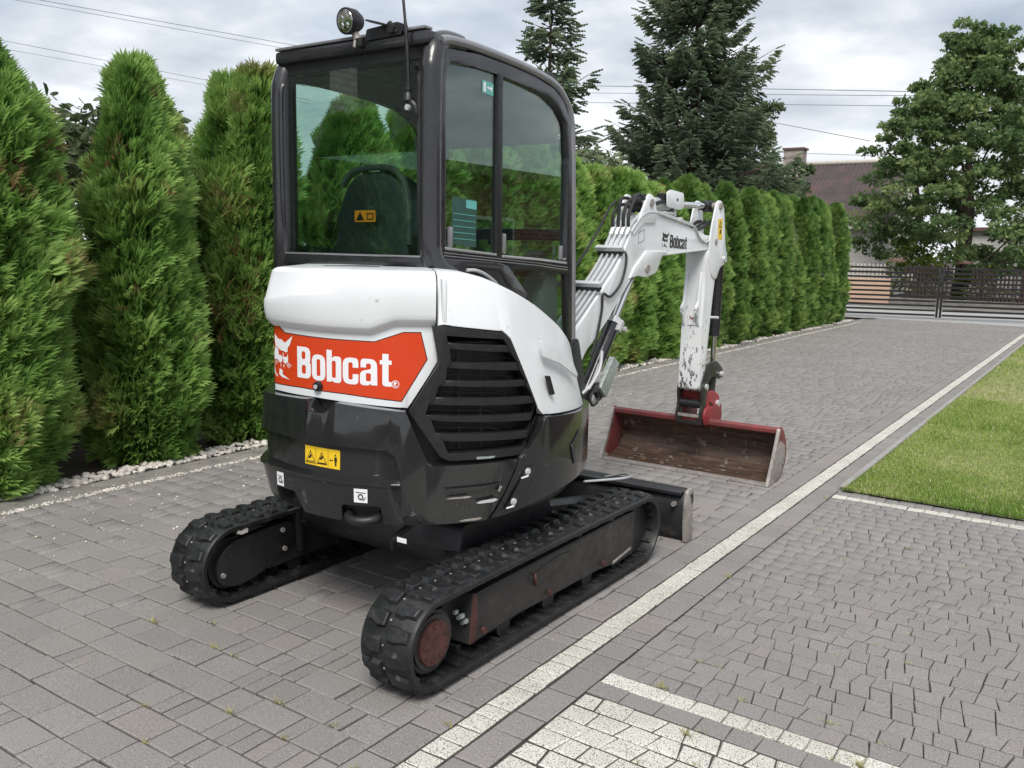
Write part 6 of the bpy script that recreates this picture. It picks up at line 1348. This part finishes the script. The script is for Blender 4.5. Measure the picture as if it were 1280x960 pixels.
# ------------------------------------------------------------------ across the street: fence, pillars, house
FY = 32.3
verge = sheet('verge', -80, 80, 31.5, 33.0, -0.008, 'soil')
pavement = sheet('far_pavement', -80, 80, 30.4, 31.9, -0.002, 'concrete')
def picket_fence(x0, x1, z0, z1, m, label, sp=0.115, w=0.062, rails=True):
    t = empty('picket_fence', (x0, FY, 0)); tag(t, label, 'fence', 'picket fences across the street')
    b = B_(); fill2(b, [[(-w/2, z0), (w/2, z0), (w/2, z1-0.05), (0, z1), (-w/2, z1-0.05)]], -0.010, 0.010); map_bm(b, lambda c: Vector((c.x, c.z, c.y)))
    bmesh.ops.recalc_face_normals(b, faces=b.faces); me = bpy.data.meshes.new('picket'); b.to_mesh(me); b.free(); me.materials.append(MAT[m])
    n = int((x1-x0)/sp)
    for i in range(n):
        o = link('picket', me, t, ((i+0.5)*sp, 0, random.gauss(0, 0.008))); o.rotation_euler = (0, random.gauss(0, 0.008), 0)
    for z in (z0+0.12, z1-0.22):
        b = B_(); box(b, ((x1-x0)/2, 0.03, z), (x1-x0, 0.035, 0.07)); ob_local(b, 'fence_rail', m, t)
    return t
picket_fence(-9.0, -6.62, 0.80, 1.36, 'palewood', 'pale picket fence on the peach wall, left of the brick pillar', 0.13)
w = B_(); box(w, (-7.9, FY+0.06, 0.42), (2.75, 0.16, 0.84), bev=0.01); tag(ob('garden_wall', w, 'peach', smooth=False), 'low peach coloured garden wall seen through the left gate leaf', 'wall')
picket_fence(-6.10, -4.62, 0.22, 1.34, 'darkwood', 'dark brown picket fence between the two brick pillars')
picket_fence(-4.08, -1.6, 0.22, 1.30, 'darkwood', 'dark brown picket fence right of the second brick pillar')
w = B_(); box(w, (-3.9, FY+0.06, 0.10), (5.2, 0.2, 0.24), bev=0.01); tag(ob('fence_footing', w, 'concrete', smooth=False), 'grey concrete footing under the dark picket fences', 'wall footing')
def pillar(x, z, lab):
    t = empty('brick_pillar', (x, FY, 0)); tag(t, lab, 'pillar', 'brick pillars of the garden fence')
    b = B_(); box(b, (0, 0, z/2), (0.42, 0.42, z), bev=0.006); ob_local(b, 'shaft', 'redbrick', t).data.polygons.foreach_set('use_smooth', [False]*100) if False else None
    b2 = B_(); box(b2, (0, 0, z/2), (0.42, 0.42, z)); b2.free()
    c = B_(); box(c, (0, 0, z+0.035), (0.54, 0.54, 0.07), bev=0.01); tube(c, [(0, 0, z+0.07), (0, 0, z+0.13)], 0.3, 4, radii=[0.33, 0.08]); ob_local(c, 'cap', 'cap', t)
pillar(-6.36, 1.42, 'brick pillar with a brown cap behind the middle of the left gate leaf')
pillar(-4.36, 1.40, 'brick pillar with a brown cap behind the gate centre post, under the tree')
pillar(-1.42, 1.30, 'brick pillar behind the right end of the gate')
w = B_(); box(w, (-1.75, 37.0, 0.85), (2.6, 0.25, 1.7), bev=0.01); t = ob('brick_wall', w, 'redbrick', smooth=False); tag(t, 'red brick garden wall with a brown coping at the right picture edge', 'wall')
w = B_(); box(w, (-1.75, 37.0, 1.74), (2.75, 0.36, 0.08), bev=0.01); ob('coping', w, 'cap', t, smooth=False)
# house with corrugated roof
HS = empty('brick_house', (-12.0, 38.0, 0)); tag(HS, 'white brick house with a weathered red corrugated roof behind the hedge', 'house')
w = B_(); box(w, (-12.2, 41.2, 1.42), (8.4, 6.2, 2.84)); ob('wall', w, 'whitebrick', HS, smooth=False)
def corrug(x0, x1, ya, za, yb, zb, n, amp, name, parent, joint=None):
    bm = B_(); rows = []; d = Vector((0, yb-ya, zb-za)); nn = Vector((0, -(zb-za), yb-ya)).normalized()
    if nn.z < 0: nn = -nn
    m = n*6
    for i in range(m+1):
        x = x0+(x1-x0)*i/m; h = amp*math.sin(2*math.pi*i/6)
        rows.append([bm.verts.new(Vector((x, ya, za))+nn*h), bm.verts.new(Vector((x, yb, zb))+nn*(h+0.0)), bm.verts.new(Vector((x, yb, zb))+nn*(h-0.012)), bm.verts.new(Vector((x, ya, za))+nn*(h-0.012))])
    for a, c in zip(rows, rows[1:]):
        for k in range(4): bm.faces.new((a[k], a[(k+1) % 4], c[(k+1) % 4], c[k]))
    return ob(name, bm, 'roof', parent)
# four overlapping courses of sheets down each slope
ey, ez, ry, rz_ = 37.6, 2.80, 41.2, 5.62
for k in range(4):
    t0, t1 = k/4, (k+1)/4+0.03
    lift = 0.014
    corrug(-16.8, -7.75, ey+(ry-ey)*t0, ez+(rz_-ez)*t0+lift, ey+(ry-ey)*min(1, t1), ez+(rz_-ez)*min(1, t1), 46, 0.035, 'roof_sheet', HS)
corrug(-16.8, -7.75, ry, rz_, 44.8, 2.80, 46, 0.035, 'roof_sheet', HS)
w = B_(); tube(w, [(-16.85, ry, rz_+0.03), (-7.7, ry, rz_+0.03)], 0.10, 10); ob('ridge_cap', w, 'palewood', HS)
ob('gable', prism_yz([(38.15, 2.8), (44.25, 2.8), (41.2, 5.45)], -8.05, -8.0, 0), 'whitebrick', HS, False)
w = B_(); box(w, (-12.25, 37.55, 2.74), (9.1, 0.05, 0.16)); ob('fascia', w, 'palewood', HS, False)
w = B_(); box(w, (-12.65, 40.6, 5.55), (0.86, 0.6, 1.35), bev=0.02); ch_ = ob('chimney', w, 'oldplaster', HS, False)
w = B_(); box(w, (-12.65, 40.6, 6.25), (0.98, 0.72, 0.09), bev=0.015); ob('chimney_cap', w, 'cap', ch_, False)
ob('flashing', prism_xz([(-13.15, 4.92), (-12.15, 4.92), (-12.18, 5.0), (-13.12, 5.0)], 40.14, 40.26, 0.003), 'roof', ch_, False)
for x in (-14.2, -10.9):
    w = B_(); box(w, (x, 38.09, 1.6), (1.3, 0.06, 1.2), bev=0.01); wf = ob('window', w, 'frame_white', HS, False)
    w = B_(); box(w, (x, 38.05, 1.6), (1.12, 0.03, 1.02)); ob('pane', w, 'houseglass', wf, False)
w = B_(); box(w, (-12.0, 38.07, 0.25), (8.5, 0.06, 0.5)); ob('plinth', w, 'concrete', HS, False)
SH = empty('garden_outbuilding', (-4.2, 42, 0)); tag(SH, 'small white plastered outbuilding behind the broad-leaved tree', 'outbuilding')
w = B_(); box(w, (-3.6, 43.0, 1.35), (4.6, 3.5, 2.7)); ob('wall', w, 'plaster', SH, False)
w = B_(); box(w, (-3.6, 43.0, 2.78), (5.0, 3.9, 0.16), bev=0.02); ob('roof', w, 'cap', SH, False)
w = B_(); box(w, (-4.6, 41.23, 1.5), (0.9, 0.06, 0.9), bev=0.01); wf = ob('window', w, 'frame_white', SH, False); w = B_(); box(w, (-4.6, 41.19, 1.5), (0.74, 0.03, 0.74)); ob('pane', w, 'houseglass', wf, False)

# ------------------------------------------------------------------ overhead wires
def wire(p0, p1, sag, r, label):
    P0, P1 = Vector(p0), Vector(p1); pts = []
    for i in range(25):
        t = i/24; q = P0.lerp(P1, t); q.z -= sag*4*t*(1-t); pts.append(q)
    b = B_(); tube(b, pts, r, 6); tag(ob('overhead_wire', b, 'wire'), label, 'wire', 'overhead wires in the sky')
wire((-28.15, 42.0, 10.54), (-0.59, 42.0, 7.86), 0.0, 0.016, 'topmost of the wires running level right of the spruce and across the broad-leaved tree')
wire((-28.14, 42.0, 10.13), (-0.57, 42.0, 7.77), 0.0, 0.013, 'second wire close below the topmost one, right of the spruce')
wire((-28.12, 42.0, 9.62), (-0.53, 42.0, 7.38), 0.0, 0.013, 'third level wire lower down, passing behind the broad-leaved tree')
wire((-16.86, 44.6, 8.49), (-9.22, 39.4, 6.31), 0.0, 0.014, 'wire slanting down from the spruce towards the broad-leaved tree')
wire((-15.72, 44.0, 6.62), (-10.03, 44.0, 6.19), 0.0, 0.012, 'faint wire just above the ridge of the corrugated roof')
wire((-20.73, 10.1, 6.81), (-17.54, 17.9, 6.58), 0.0, 0.0065, 'upper wire slanting across the sky left of the cab roof')
wire((-21.84, 10.1, 6.97), (-17.9, 17.9, 6.53), 0.0, 0.0055, 'second wire just below the uppermost one left of the cab')
wire((-22.6, 10.1, 6.22), (-19.25, 17.9, 5.56), 0.0, 0.0055, 'wire slanting down between the tops of the left thujas')
wire((-22.63, 10.1, 6.03), (-19.25, 17.9, 5.47), 0.0, 0.0045, 'thinner wire paired below the one between the left thuja tops')
wire((-20.94, 10.7, 4.64), (-21.05, 13.3, 4.5), 0.0, 0.0045, 'short stretch of low wire in the gap between the first two thujas')
